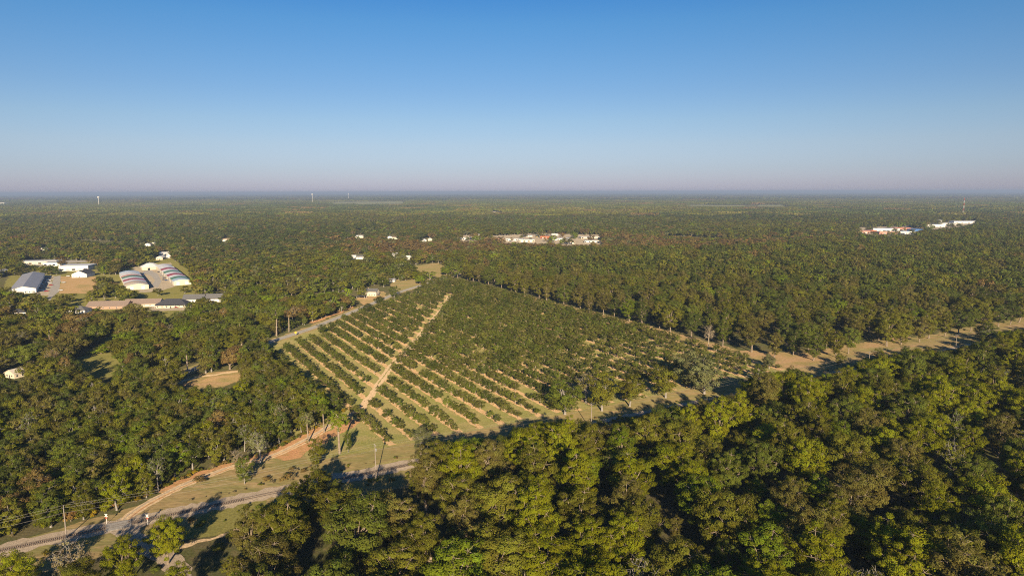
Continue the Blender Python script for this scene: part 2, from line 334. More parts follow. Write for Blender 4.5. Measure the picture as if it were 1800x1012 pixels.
psheet('far_industrial_yard', [(1505, 412), (1625, 410), (1720, 396), (1715, 387), (1620, 396), (1510, 400)], .2, 'lot', seed=51, amp=4)
# ------------------------------------------------------------------ trees
def unit(n, r): v = r.normal(size=(n, 3)); return v/np.linalg.norm(v, axis=1)[:, None]
def spaced(n, gen, r, tries=14):
    P = [gen(r)]
    for _ in range(n-1):
        C = np.array([gen(r) for _ in range(tries)]); d = np.min(np.linalg.norm(C[:, None]-np.array(P)[None], axis=2), axis=1); P.append(C[np.argmax(d)])
    return np.array(P)
KINDS = {  # height, crown radius, crown base, lobes, lobe radius, clusters per lobe, cluster radius, leaves per cluster, leaf size
 'pecan': (23, 9.0, 2.6, 19, 3.2, 7, 1.5, 165, .41),
 'tallpecan': (26, 7.2, 3.0, 18, 3.0, 7, 1.4, 160, .40),
 'oak': (14, 5.0, 1.0, 13, 2.2, 5, 1.15, 105, .38),
 'liveoak': (15, 10.0, 3.2, 20, 3.0, 6, 1.5, 95, .55),
 'orchard': (7.4, 3.7, 1.0, 9, 1.5, 4, .85, 70, .36),
 'pine': (21, 4.8, 11.5, 9, 1.9, 5, .95, 90, .40),
 'thin': (15, 5.2, 4.0, 11, 2.0, 4, 1.0, 38, .42),
 'bare': (18, 5.4, 6.0, 12, 2.4, 5, 1.1, 22, .32),
 'shrub': (3.2, 2.2, .2, 6, .9, 4, .6, 45, .30),
 'fartree': (15, 5.6, 1.5, 9, 2.4, 4, 1.4, 26, 1.0),
 'farpecan': (21, 8.2, 2.4, 12, 3.2, 5, 1.7, 30, 1.1),
}
def tree_geo(kind, seed):
    H, R, zb, nl, lr, nc, cr, nlf, ls = KINDS[kind]; r = np.random.default_rng(seed)
    zc = (H+zb)/2; hz = (H-zb)/2
    skew = r.normal(0, .12*R, 2)
    def gen(r):
        while True:
            p = unit(1, r)[0]*(r.uniform(.35, 1) ** .6)
            if kind in ('pine',) and p[2] < -.6: continue
            if kind in ('pecan', 'tallpecan', 'farpecan'): k = 1.05 if p[2] > -.2 else .8
            else: k = 1
            return np.array((p[0]*(R-lr*.7)*k, p[1]*(R-lr*.7)*k, zc+p[2]*(hz-lr*.6)))
    lobes = spaced(nl, gen, r); lobes[:, :2] += skew*((lobes[:, 2:]-zb)/(H-zb))
    V = []; T = []
    cl = []
    for L in lobes:
        q = lr*r.uniform(.75, 1.2)
        c = spaced(nc, lambda r: unit(1, r)[0]*r.uniform(.45, 1)*q*np.array((1, 1, .8)), r, 8)+L
        for p in c: cl.append((p, cr*r.uniform(.7, 1.25), L))
    cen = np.array((skew[0]*.5, skew[1]*.5, zc-hz*.25))
    quads = []; tint = []
    for p, cq, L in cl:
        n = max(6, int(nlf*r.uniform(.7, 1.25))); d = unit(n, r); rad = r.uniform(.25, 1, n)**.5
        pos = p+d*rad[:, None]*cq*np.array((1, 1, .72))
        out = (p-cen)/(np.linalg.norm(p-cen)+1e-6); out2 = (p-L)/(np.linalg.norm(p-L)+1e-6)
        nrm = d*.65+out*.5+out2*.3+unit(n, r)*.55+np.array((0, 0, .25)); nrm /= np.linalg.norm(nrm, axis=1)[:, None]
        a = np.cross(nrm, unit(n, r)); a /= np.linalg.norm(a, axis=1)[:, None]+1e-9; b = np.cross(nrm, a)
        sz = ls*r.uniform(.6, 1.35, n)[:, None]; asp = r.uniform(.5, .9, n)[:, None]
        quads.append(np.stack([pos-a*sz*.6, pos-b*sz*asp*.5+a*sz*.05, pos+a*sz*.6, pos+b*sz*asp*.5-a*sz*.05], 1))
        tint.append(np.clip(r.normal(.5, .17)+r.normal(0, .16, n), 0, 1))
    Q = np.concatenate(quads); tint = np.concatenate(tint)
    # trunk and limbs
    m = MB(); tr = {'orchard': .16, 'shrub': .07}.get(kind, H*.021); fork = {'orchard': 1.0, 'shrub': .3, 'pine': zb+1, 'pecan': 5.0, 'tallpecan': 5.5, 'oak': 3.2}.get(kind, zb+1.6)
    if kind in ('liveoak',): fork = 2.6; tr = .55
    top = Vector((skew[0]*.6, skew[1]*.6, zc+hz*.35)); sides = 5
    fk = Vector((r.normal(0, .015*H), r.normal(0, .015*H), fork))
    m.tube([(0, 0, -.3), (0, 0, .4), fk*.5, fk], [tr*1.5, tr*1.1, tr*.95, tr*.85], 7, False)
    m.tube([fk, (fk+top)/2+Vector(r.normal(0, .03*H, 3)), top], [tr*.8, tr*.5, tr*.2], sides, False)
    for i, L in enumerate(lobes):
        Lv = Vector(L); u = r.uniform(0, .45); st = fk.lerp(top, u if L[2] > fk.z+2 else 0)
        if kind == 'pine': st = fk.lerp(top, min(.95, max(0, (L[2]-fk.z-.8)/(top.z-fk.z+.01))))
        mid = st.lerp(Lv, .5); mid.z += r.uniform(-.02, .05)*H; mid.x += r.normal(0, .02*R); mid.y += r.normal(0, .02*R)
        m.tube([st, mid, Lv], [tr*.42, tr*.3, tr*.14], 4, False)
        for p, cq, LL in cl[i*nc:(i+1)*nc]:
            m.tube([Lv, p+np.array((0, 0, cq*.4))], [tr*.12, tr*.05], 3, False)
            if kind in ('bare', 'thin'):
                for _ in range(5): m.tube([p, p+unit(1, r)[0]*cq*1.3+np.array((0, 0, .4))], [.045, .02], 3, False)
    return Q, tint, m
def crown_mesh(name, Q, tint, mt='leaf'):
    me = mesh(name, Q.reshape(-1, 3), np.arange(len(Q)*4).reshape(-1, 4), mt)
    a = me.attributes.new('tint', 'FLOAT', 'FACE'); a.data.foreach_set('value', tint.astype(np.float32)); return me
BARK = {'pecan': 'bark', 'tallpecan': 'bark', 'oak': 'greybark', 'liveoak': 'bark', 'orchard': 'palebark', 'pine': 'bark', 'thin': 'greybark', 'bare': 'palebark', 'shrub': 'bark', 'fartree': 'greybark', 'farpecan': 'bark'}
PROTO = {}
def protos(kind, n):
    L = []
    for i in range(n):
        Q, ti, m = tree_geo(kind, hash_seed(kind)+i); L.append((crown_mesh('crown', Q, ti), m.mesh('trunk', BARK[kind]), Q, ti, m))
    PROTO[kind] = L
def hash_seed(k): return sum(ord(c)*(i+3) for i, c in enumerate(k))*7
for k, n in (('pecan', 7), ('tallpecan', 5), ('oak', 7), ('liveoak', 5), ('orchard', 7), ('pine', 3), ('thin', 4), ('bare', 2), ('shrub', 4), ('fartree', 6), ('farpecan', 4)): protos(k, n)
# leaf colours, with the words used for them
PAL = {
 'yellowgreen': ((.190, .200, .010), 'yellow-green'), 'lime': ((.150, .190, .014), 'bright green'), 'olive': ((.148, .145, .018), 'olive'), 'duskolive': ((.146, .130, .031), 'dull olive'),
 'green': ((.115, .134, .020), 'mid green'), 'darkgreen': ((.088, .106, .020), 'dark green'), 'brown': ((.195, .135, .046), 'brownish'), 'russet': ((.22, .13, .04), 'rusty brown'),
 'grey': ((.165, .170, .066), 'grey-green'), 'gold': ((.30, .21, .018), 'golden yellow'), 'orchard': ((.126, .129, .026), 'dark green'), 'straw': ((.25, .2, .105), 'pale straw-brown'),
}
def tree(name, kind, X, Y, H, c, label, cat='tree', group=None, wscale=1.0, var=None, bright=1.0):
    cm, tm, *_ = random.choice(PROTO[kind]) if var is None else PROTO[kind][var]
    k = H/KINDS[kind][0]
    root = empty(name, (X, Y, 0), random.uniform(0, 6.283), label, cat, group); root.scale = (k*wscale, k*wscale, k)
    col = np.array(PAL[c][0])*random.uniform(.88, 1.12)*bright
    cr = obj('crown', cm, root); cr.color = (*col, 1); obj('trunk', tm, root)
    return root
LIB = {}
def libcol(key, entries):
    """entries: (kind, variant, colour); meshes joined with two materials, kept outside the scene"""
    c = bpy.data.collections.new(key)
    for i, (kind, var, colr) in enumerate(entries):
        mk = (kind, var)
        if mk not in LIB:
            _, _, Q, ti, m = PROTO[kind][var]
            v = list(map(tuple, Q.reshape(-1, 3))); n = len(v); nq = len(Q)
            me = bpy.data.meshes.new('forest_tree')
            me.from_pydata(v+m.v, [], [list(range(4*a, 4*a+4)) for a in range(nq)]+[[n+q for q in f] for f in m.f])
            me.materials.append(M['massleaf']); me.materials.append(M[BARK[kind]])
            mi = np.zeros(len(me.polygons), np.int32); mi[nq:] = 1; me.polygons.foreach_set('material_index', mi)
            a = me.attributes.new('tint', 'FLOAT', 'FACE'); a.data.foreach_set('value', np.r_[ti, np.full(len(me.polygons)-nq, .5)].astype(np.float32)); me.update(); LIB[mk] = me
        o = bpy.data.objects.new('%s_%03d' % (key, i), LIB[mk]); c.objects.link(o)
    c['cols'] = [x for e in entries for x in PAL[e[2]][0]]
    return c
def scatter(name, P, scl, idx, coll, label, cat, bright=1.0):
    """one 'stuff' object: trees instanced on points (P: n x 3, scl: n x 3)"""
    n = len(P)
    if n == 0: return
    me = bpy.data.meshes.new(name); me.vertices.add(n); me.vertices.foreach_set('co', np.asarray(P, np.float32).ravel())
    rot = np.zeros((n, 3), np.float32); rot[:, 2] = rng.uniform(0, 6.283, n)
    for nm, ty, da, key in (('rot', 'FLOAT_VECTOR', rot, 'vector'), ('scl', 'FLOAT_VECTOR', np.asarray(scl, np.float32), 'vector'), ('idx', 'INT', np.asarray(idx, np.int32), 'value'), ('tcol', 'FLOAT_VECTOR', (np.array(list(coll['cols'])).reshape(-1, 3)[np.asarray(idx, int)]*rng.uniform(.8, 1.2, (n, 1))*bright).astype(np.float32), 'vector')):
        a = me.attributes.new(nm, ty, 'POINT'); a.data.foreach_set(key, da.ravel())
    o = obj(name, me); tag(o, label, cat, kind='stuff')
    ng = bpy.data.node_groups.new(name, 'GeometryNodeTree'); ng.is_modifier = True
    ng.interface.new_socket('Geometry', in_out='INPUT', socket_type='NodeSocketGeometry'); ng.interface.new_socket('Geometry', in_out='OUTPUT', socket_type='NodeSocketGeometry')
    N = ng.nodes.new; L = ng.links.new; gi = N('NodeGroupInput'); go = N('NodeGroupOutput')
    ip = N('GeometryNodeInstanceOnPoints'); ci = N('GeometryNodeCollectionInfo'); ci.inputs[0].default_value = coll; ci.inputs[1].default_value = True; ci.inputs[2].default_value = True
    def na(nm, ty): q = N('GeometryNodeInputNamedAttribute'); q.data_type = ty; q.inputs[0].default_value = nm; return q.outputs[0]
    L(gi.outputs[0], ip.inputs['Points']); L(ci.outputs[0], ip.inputs['Instance']); ip.inputs['Pick Instance'].default_value = True
    L(na('idx', 'INT'), ip.inputs['Instance Index']); L(na('rot', 'FLOAT_VECTOR'), ip.inputs['Rotation']); L(na('scl', 'FLOAT_VECTOR'), ip.inputs['Scale'])
    L(ip.outputs[0], go.inputs[0]); md = o.modifiers.new('scatter', 'NODES'); md.node_group = ng
    return o

# places the photograph shows open: no crown may cover them (1800 px photo coordinates)
OPEN = [
 [(26, 506), (49, 477), (74, 479), (66, 509), (50, 514), (32, 508)], [(66, 484), (94, 484), (88, 517), (66, 514)], [(94, 485), (108, 483), (104, 513), (92, 523), (84, 521)],
 [(107, 487), (125, 470), (166, 470), (168, 508), (145, 514), (108, 512)], [(42, 456), (100, 456), (160, 460), (160, 474), (118, 476), (100, 464), (42, 463)],
 [(212, 473), (240, 470), (262, 505), (244, 511), (218, 500)], [(240, 471), (262, 470), (300, 470), (312, 496), (276, 504), (262, 508)], [(280, 455), (302, 455), (337, 482), (334, 500), (310, 497)],
 [(253, 456), (278, 456), (278, 472), (253, 472)], [(272, 446), (300, 446), (300, 455), (272, 455)], [(172, 527), (212, 525), (212, 539), (174, 540)], [(235, 523), (275, 521), (272, 537), (240, 534)],
 [(284, 519), (327, 519), (327, 540), (270, 547), (272, 536)], [(333, 513), (347, 513), (347, 527), (334, 527)], [(374, 512), (388, 512), (388, 526), (374, 526)],
 [(122, 532), (152, 533), (151, 549), (126, 550)], [(24, 541), (51, 541), (51, 553), (26, 553)], [(12, 646), (39, 646), (39, 664), (14, 663)],
 [(138, 632), (165, 624), (205, 620), (205, 650), (185, 658), (140, 648)], [(160, 612), (188, 590), (200, 590), (185, 612)], [(318, 672), (335, 662), (420, 652), (424, 662), (400, 672), (330, 676)],
 [(468, 602), (545, 572), (632, 536), (640, 544), (690, 512), (735, 500), (790, 484), (800, 500), (900, 520), (1000, 545), (1100, 572), (1250, 608), (1290, 640), (1270, 700), (960, 735), (850, 770), (735, 800), (600, 845), (600, 790), (628, 718), (545, 660), (480, 622)],
 [(632, 521), (642, 502), (668, 501), (668, 518), (645, 525)], [(690, 496), (735, 492), (735, 504), (700, 513)], [(724, 466), (768, 462), (790, 470), (745, 473)],
 [(0, 950), (110, 926), (192, 905), (240, 888), (300, 858), (400, 815), (470, 797), (545, 762), (545, 776), (600, 795), (600, 840), (560, 815), (520, 860), (430, 880), (395, 930), (330, 950), (235, 945), (225, 935), (120, 955), (0, 985)],
 [(1290, 655), (1340, 642), (1420, 655), (1480, 631), (1600, 606), (1720, 581), (1800, 566), (1800, 574), (1700, 598), (1640, 610), (1560, 623), (1480, 640), (1400, 664), (1330, 668)],
 [(803, 415), (845, 413), (845, 421), (803, 421)], [(860, 416), (950, 410), (1055, 413), (1055, 427), (1000, 428), (860, 422)], [(1510, 400), (1600, 397), (1620, 405), (1612, 411), (1570, 413), (1512, 412)], [(1625, 396), (1660, 390), (1716, 387), (1712, 394), (1640, 402)],
 [(846, 371), (888, 371), (888, 374), (846, 374)], [(578, 355), (715, 354), (715, 359), (578, 359)], [(1200, 360), (1390, 360), (1390, 363.5), (1200, 363.5)],
 [(616, 446), (638, 446), (638, 455), (616, 455)], [(689, 441), (698, 441), (698, 451), (689, 451)], [(714, 450), (724, 450), (724, 456), (714, 456)], [(625, 411), (640, 411), (640, 418), (625, 418)], [(680, 412), (700, 412), (700, 420), (680, 420)],
 [(388, 418), (405, 418), (405, 424), (388, 424)], [(285, 441), (300, 441), (300, 449), (285, 449)], [(254, 426), (275, 426), (275, 432), (254, 432)], [(70, 433), (84, 433), (84, 441), (70, 441)], [(740, 418), (760, 418), (760, 424), (740, 424)],
]
def covered(X, Y, H, R, pad=1.0):
    """does a tree of height H and crown radius R at X,Y stand before an open place?"""
    X = np.asarray(X, float); Y = np.asarray(Y, float); H = np.broadcast_to(H, X.shape); R = np.broadcast_to(R, X.shape); bad = np.zeros(X.shape, bool)
    S = [(0, 0), (0, .98), (-.9, .5), (.9, .5), (-.72, .5), (.72, .5), (0, .5), (-.6, .82), (.6, .82), (-.4, .25), (.4, .25), (0, .75)]
    for dx, hz in S:
        px, py = proj(X+dx*R*pad, Y, hz*H)
        for p in OPEN:
            q = np.array(p); box = (px > q[:, 0].min()) & (px < q[:, 0].max()) & (py > q[:, 1].min()) & (py < q[:, 1].max())
            if box.any(): bad[box] |= inpoly(px[box], py[box], p)
    return bad
def jgrid(x0, x1, y0, y1, sp, jit=.42):
    gx, gy = np.meshgrid(np.arange(x0, x1, sp), np.arange(y0, y1, sp*.87)); gx = gx+(np.arange(gx.shape[0]) % 2)[:, None]*sp/2
    P = np.c_[gx.ravel(), gy.ravel()]; return P+rng.uniform(-jit, jit, P.shape)*sp
FG_LINE = np.array([(330, 1100), (385, 990), (405, 930), (440, 885), (520, 862), (545, 818), (575, 806), (597, 850), (640, 874), (680, 860), (718, 846), (735, 782), (800, 766), (850, 772), (950, 738), (985, 734), (1045, 738), (1100, 738), (1180, 708),
                    (1290, 692), (1330, 654), (1380, 646), (1440, 656), (1520, 632), (1560, 616), (1620, 608), (1690, 606), (1740, 590), (1800, 571), (1900, 556), (2200, 500)], float)
def below_line(X, Y, H, R, tol=0):
    ok = np.ones(np.shape(X), bool)
    for dx, hz in ((0, 1.0), (-.7, .7), (.7, .7), (0, .4)):
        px, py = proj(X+dx*R, Y, hz*H); ok &= py > np.interp(px, FG_LINE[:, 0], FG_LINE[:, 1], left=2000)-tol
    return ok
LAND = {  # findable places, for the labels
 'tall orchard pole': (661, 846), 'left crossing sign': (188, 920), 'right crossing sign': (260, 921), 'bottom right corner': (1790, 1005), 'bottom edge centre': (900, 1005),
 'bright green pine': (597, 797), 'round trackside tree': (1238, 692), 'rightmost utility pole': (1677, 625), 'small lawn': (175, 642), 'sandy clearing': (370, 665), 'yellow road sign': (520, 590),
 'white roadside house': (652, 515), 'left picture edge': (5, 800), 'dirt road bend': (475, 803), 'hipped-roof house': (305, 538), 'grey metal barn': (45, 512), 'bottom left corner': (20, 1005),
 'right end of rails': (1795, 640), 'bottom edge right': (1350, 1005), 'dead tree': (1246, 612), 'left edge cottages': (5, 600), 'brown-roofed buildings': (230, 545), 'middle utility pole': (1039, 745),
}
LANDXY = {k: G(*v) for k, v in LAND.items()}
def rank_labels(items, where, keys, what='tree'):
    """items: list of dict(X, Y, c, size); gives each one a label that singles it out"""
    near = {}
    for it in items:
        k = min(keys, key=lambda q: np.hypot(LANDXY[q][0]-it['X'], LANDXY[q][1]-it['Y'])); near.setdefault(k, []).append(it)
    for k, L in near.items():
        L.sort(key=lambda it: np.hypot(LANDXY[k][0]-it['X'], LANDXY[k][1]-it['Y']))
        for i, it in enumerate(L): it['label'] = '%s %s%s %s %s' % (PAL[it['c']][1], it.get('what', what), where, 'nearest' if i == 0 else nth(i+1)+' nearest', k)
def pick(ws):
    ks = list(ws); p = np.array([ws[k] for k in ks], float); return ks[rng.choice(len(ks), p=p/p.sum())]

# --- single trees that stand apart, placed from their trunk's foot
def special(name, kind, px, py, H, c, label, ws=1.0, var=None):
    q = G(px, py); tree(name, kind, q[0], q[1], H, c, label, wscale=ws, var=var); SPECIALS.append((q[0], q[1], KINDS[kind][1]*H/KINDS[kind][0]*ws))
SPECIALS = []
special('pecan_tree', 'pecan', 296, 990, 17, 'yellowgreen', 'yellow-green tree standing alone below the right railway crossing sign', .95)
special('pecan_tree', 'pecan', 222, 1030, 17, 'yellowgreen', 'yellow-green tree at the bottom left, right of the pale leaning-topped one', .9)
special('thin_tree', 'thin', 138, 1045, 18, 'straw', 'thin straw-coloured tree with sparse leaves at the bottom left')
special('pecan_tree', 'pecan', 150, 1070, 16, 'olive', 'low olive tree under the thin straw-coloured tree, bottom left')
special('pecan_tree', 'pecan', 28, 1062, 17, 'yellowgreen', 'yellow-green tree in the bottom left corner of the picture', 1.1)
special('pecan_tree', 'pecan', 312, 1075, 15, 'yellowgreen', 'yellow-green treetop at the bottom edge below the lone crossing tree', .9)
special('pine_tree', 'pine', 597, 797, 21, 'lime', 'bright green pine with a tall bare trunk beside the orchard corner', 1.15, 0)
special('pine_tree', 'pine', 542, 777, 16, 'grey', 'grey-green pine at the end of the visible dirt road', 1.0, 1)
special('pine_tree', 'pine', 570, 760, 16, 'green', 'mid green pine between the grey-green pine and the bright one', 1.0, 2)
special('roadside_tree', 'oak', 556, 822, 15, 'olive', 'leaning olive tree between the rails and the bright green pine', .85, 0)
special('roadside_tree', 'oak', 612, 795, 12, 'green', 'slim green tree touching the bright pine on its right', .5, 1)
special('roadside_tree', 'oak', 430, 850, 13, 'green', 'vine-covered green tree standing between dirt road and rails', .8, 2)
special('roadside_tree', 'thin', 458, 814, 15, 'grey', 'grey-green tree with pale limbs on the far side of the dirt road', 1.0, 0)
special('roadside_tree', 'thin', 418, 828, 10, 'straw', 'small straw-coloured tree beside the vine-covered green one', 1.0, 1)
special('round_tree', 'oak', 741, 790, 11.5, 'grey', 'rounded grey-green tree at the bottom corner of the orchard', 1.35, 3)
special('oak_tree', 'oak', 993, 728, 19, 'green', 'dense mid green oak nearest the orchard rows along the rails', 1.7, 4)
special('oak_tree', 'oak', 1058, 722, 24.5, 'olive', 'tall olive oak with a pale trunk in the trackside row', 1.15, 5)
special('oak_tree', 'thin', 1030, 708, 19, 'duskolive', 'thin dull olive tree left of the pale-trunked trackside oak', 1.1, 2)
special('oak_tree', 'oak', 1107, 714, 20.5, 'olive', 'broad olive oak right of the pale-trunked trackside oak', 1.2, 6)
special('oak_tree', 'oak', 1170, 699, 22, 'olive', 'twiggy olive oak just left of the grey-green round trees', 1.2, 1)
special('round_tree', 'oak', 1238, 692, 25, 'grey', 'tall grey-green tree at the right end of the trackside row', 1.25, 2)
special('round_tree', 'oak', 1212, 680, 24, 'grey', 'grey-green tree behind the tall one ending the trackside row', 1.25, 3)
special('round_tree', 'liveoak', 1398, 690, 16, 'green', 'wide green tree spreading over the rails right of the open strip', .85, 1)
special('round_tree', 'oak', 1335, 672, 12, 'green', 'small green tree beside the fourth utility pole', 1.1, 4)
for k_, (x_, y_, h_) in enumerate(((746, 505, 9), (757, 501, 8), (768, 498, 9), (779, 494, 9), (791, 491, 10))):
    special('roadside_shrub', 'oak', x_, y_, h_, 'green' if k_ % 2 else 'olive', '%s shrub of the hedge where the paved road disappears, %s from left' % ('green' if k_ % 2 else 'olive', nth(k_+1)), 1.7, k_)
special('strip_tree', 'oak', 1737, 602, 17, 'green', 'mid green tree standing across the open strip near the right edge', 1.2, 3)
special('strip_tree', 'oak', 1722, 596, 13, 'olive', 'olive tree beside the mid green one across the open strip', 1.2, 5)
special('strip_tree', 'oak', 1478, 643, 10, 'olive', 'small olive tree in the open strip right of the wide green tree', 1.2, 1)
special('strip_tree', 'oak', 1543, 632, 9, 'yellowgreen', 'small yellow-green tree in the open strip beside the fifth pole', 1.3, 2)
special('strip_tree', 'oak', 1590, 626, 9, 'green', 'small mid green tree in the open strip, centre right', 1.4, 0)
special('strip_tree', 'oak', 1352, 648, 11, 'grey', 'grey-green tree on the open strip above the fourth pole', 1.3, 6)
special('dead_tree', 'bare', 1246, 612, 19, 'straw', 'dead pale tree with bare limbs at the edge of the grove', .85, 0)
special('roadside_shrub', 'oak', 566, 586, 9, 'darkgreen', 'dark green shrub hiding the paved road beside the yellow sign', 1.7, 0)
special('roadside_shrub', 'oak', 583, 575, 6, 'darkgreen', 'smaller dark green shrub right of the one hiding the paved road', 1.7, 1)
special('roadside_shrub', 'oak', 645, 549, 10, 'darkgreen', 'dark green shrub in front of the white roadside house', 1.8, 5)
special('roadside_shrub', 'oak', 667, 535, 10, 'darkgreen', 'dark green shrub right of the one fronting the roadside house', 1.8, 6)
special('large_tree', 'oak', 712, 489, 13, 'lime', 'bright green tree behind the brown roadside lawn, left of two', 1.7, 1)
special('large_tree', 'oak', 728, 492, 12, 'yellowgreen', 'yellow-green tree behind the brown roadside lawn, right of two', 1.6, 4)
special('roadside_tree', 'oak', 637, 522, 14, 'olive', 'olive tree hiding the left end of the roadside house', 1.3, 3)
special('roadside_tree', 'oak', 693, 523, 15, 'green', 'round green tree at the roadside beside the brown lawn', 1.2, 2)
special('pine_tree', 'pine', 486, 590, 24, 'green', 'tall mid green pine with a bare pale trunk by the paved road', 1.15, 0)
special('pine_tree', 'pine', 508, 583, 20, 'brown', 'brownish pine with a bare trunk behind the yellow road sign', 1.15, 1)
special('large_tree', 'liveoak', 738, 500, 13, 'lime', 'bright green spreading tree by the brown lawn on the road', .9, 2)
special('large_tree', 'liveoak', 785, 484, 14, 'lime', 'bright green spreading tree where the paved road disappears', 1.1, 3)
special('roadside_shrub', 'shrub', 352, 848, 3, 'brown', 'brown scrubby bush alone between dirt road and rails', 1.4, 0)
special('roadside_shrub', 'shrub', 178, 622, 7, 'lime', 'bright green rounded bush at the top of the small lawn', 1.7, 1)

# --- foreground wood, planted as an old pecan grove south of the rails
def foreground():
    I = []
    for x in np.arange(395, 2050, 11.0):
        for _ in range(4):
            xx = x+rng.uniform(-8, 8); H = rng.uniform(15, 28); y = np.interp(xx, FG_LINE[:, 0], FG_LINE[:, 1])+rng.uniform(0, 9); X, Y = G(xx, y, H*.97)
            if toST(X, Y)[1] > 263: continue
            kind = 'tallpecan' if H > 22 and rng.random() < .6 else 'pecan'; R = KINDS[kind][1]*H/KINDS[kind][0]
            if any((X-i['X'])**2+(Y-i['Y'])**2 < ((R+i['R'])*.78)**2 for i in I): continue
            if not below_line(X, Y, H, R*.95, 7 if xx > 760 else -1): continue
            I.append(dict(X=X, Y=Y, H=H, R=R, kind=kind, c=None, px=xx)); break
    for sp, hs, keep in ((17.5, 1.0, .97), (13.5, .72, .5), (10.0, .42, .25)):
        P = jgrid(-20, 760, 40, 262, sp, .3)
        for s, t in P:
            X, Y = ST(s, t)
            if Y < 128 or abs(X) > Y*.86+30 or rng.random() > keep: continue
            u_ = rng.random(); kind = 'tallpecan' if u_ < .35 else 'pecan' if u_ < .94 else 'thin'
            H = (19 if kind == 'thin' else KINDS[kind][0])*hs*rng.uniform(.86, 1.12); R = KINDS[kind][1]*H/KINDS[kind][0]
            if not below_line(X, Y, H, R).all(): continue
            if covered([X], [Y], H, R, .7)[0]: continue
            if any((X-i['X'])**2+(Y-i['Y'])**2 < ((R+i['R'])*(.84 if hs > .9 else .78))**2 for i in I): continue
            px, py = proj(X, Y, H)
            if py > 1120: continue
            I.append(dict(X=X, Y=Y, H=H, R=R, kind=kind, c=None, px=px))
    for i in I:
        f = math.sin(i['X']*.031+1.2)+math.sin(i['Y']*.045+i['X']*.012)
        if i['px'] < 780: i['c'] = pick(dict(olive=5, duskolive=3, yellowgreen=1.6, green=1.5))
        else: i['c'] = pick(dict(yellowgreen=5+1.5*f, lime=1.4, olive=3.0, duskolive=1.5-f*.4, green=1.6))
        i['what'] = {'tallpecan': 'slender tree', 'pecan': 'broad tree', 'thin': 'thin-leaved tree'}[i['kind']]
    def vis(i):
        px, py = proj(i['X'], i['Y'], i['H']*.8); return (0 if -30 < px < 1830 and py < 1030 else 500)+i['Y']-(90 if i['H'] > 17 else 0)
    I.sort(key=vis); rest = I[290:]; I = I[:290]
    if rest:
        ent = [(k, v, c) for c in ('olive', 'duskolive', 'yellowgreen', 'green', 'lime') for k, v in (('pecan', 0), ('pecan', 3), ('tallpecan', 1))]
        ci = {c: j for j, c in enumerate(('olive', 'duskolive', 'yellowgreen', 'green', 'lime'))}
        k = np.array([q['H']/24 for q in rest]); scatter('understorey_trees', np.array([(q['X'], q['Y'], 0) for q in rest]), np.c_[k*1.1, k*1.1, k], [ci[q['c']]*3+int(rng.integers(0, 3)) for q in rest], libcol('lib_under', ent), 'smaller and hidden trees filling the gaps of the foreground wood', 'trees')
    print('FG', len(I), len(rest))
    rank_labels(I, ' in foreground wood,', ['tall orchard pole', 'bottom right corner', 'bottom edge centre', 'round trackside tree', 'rightmost utility pole', 'right end of rails', 'bottom edge right', 'middle utility pole', 'right crossing sign'])
    for i in I: tree('broadleaf_tree', i['kind'], i['X'], i['Y'], i['H'], i['c'], i['label'], group='trees of the foreground wood', wscale=random.uniform(.88, 1.22), bright=.95)
    return len(I)
n_fg = foreground()
def thicket():
    L = []
    for s in np.arange(118, 640, 4.6):
        X, Y = ST(s+rng.normal(0, 1.2), RAIL_T-rng.uniform(7.5, 14)); px, py = proj(X, Y, 0)
        if 600 < px < 735 or rng.random() < .1: continue
        L.append(dict(X=X, Y=Y, c=pick(dict(olive=2, green=3, darkgreen=3, lime=.6, brown=.6))))
    L.sort(key=lambda q: q['X'])
    for i, q in enumerate(L): tree('trackside_bush', 'oak' if i % 3 == 0 else 'shrub', q['X'], q['Y'], rng.uniform(3.5, 6.0), q['c'], '%s trackside bush before the foreground wood, %s along the rails from left' % (PAL[q['c']][1], nth(i+1)), 'bush', 'bushes along the near side of the rails', wscale=1.25)
thicket()
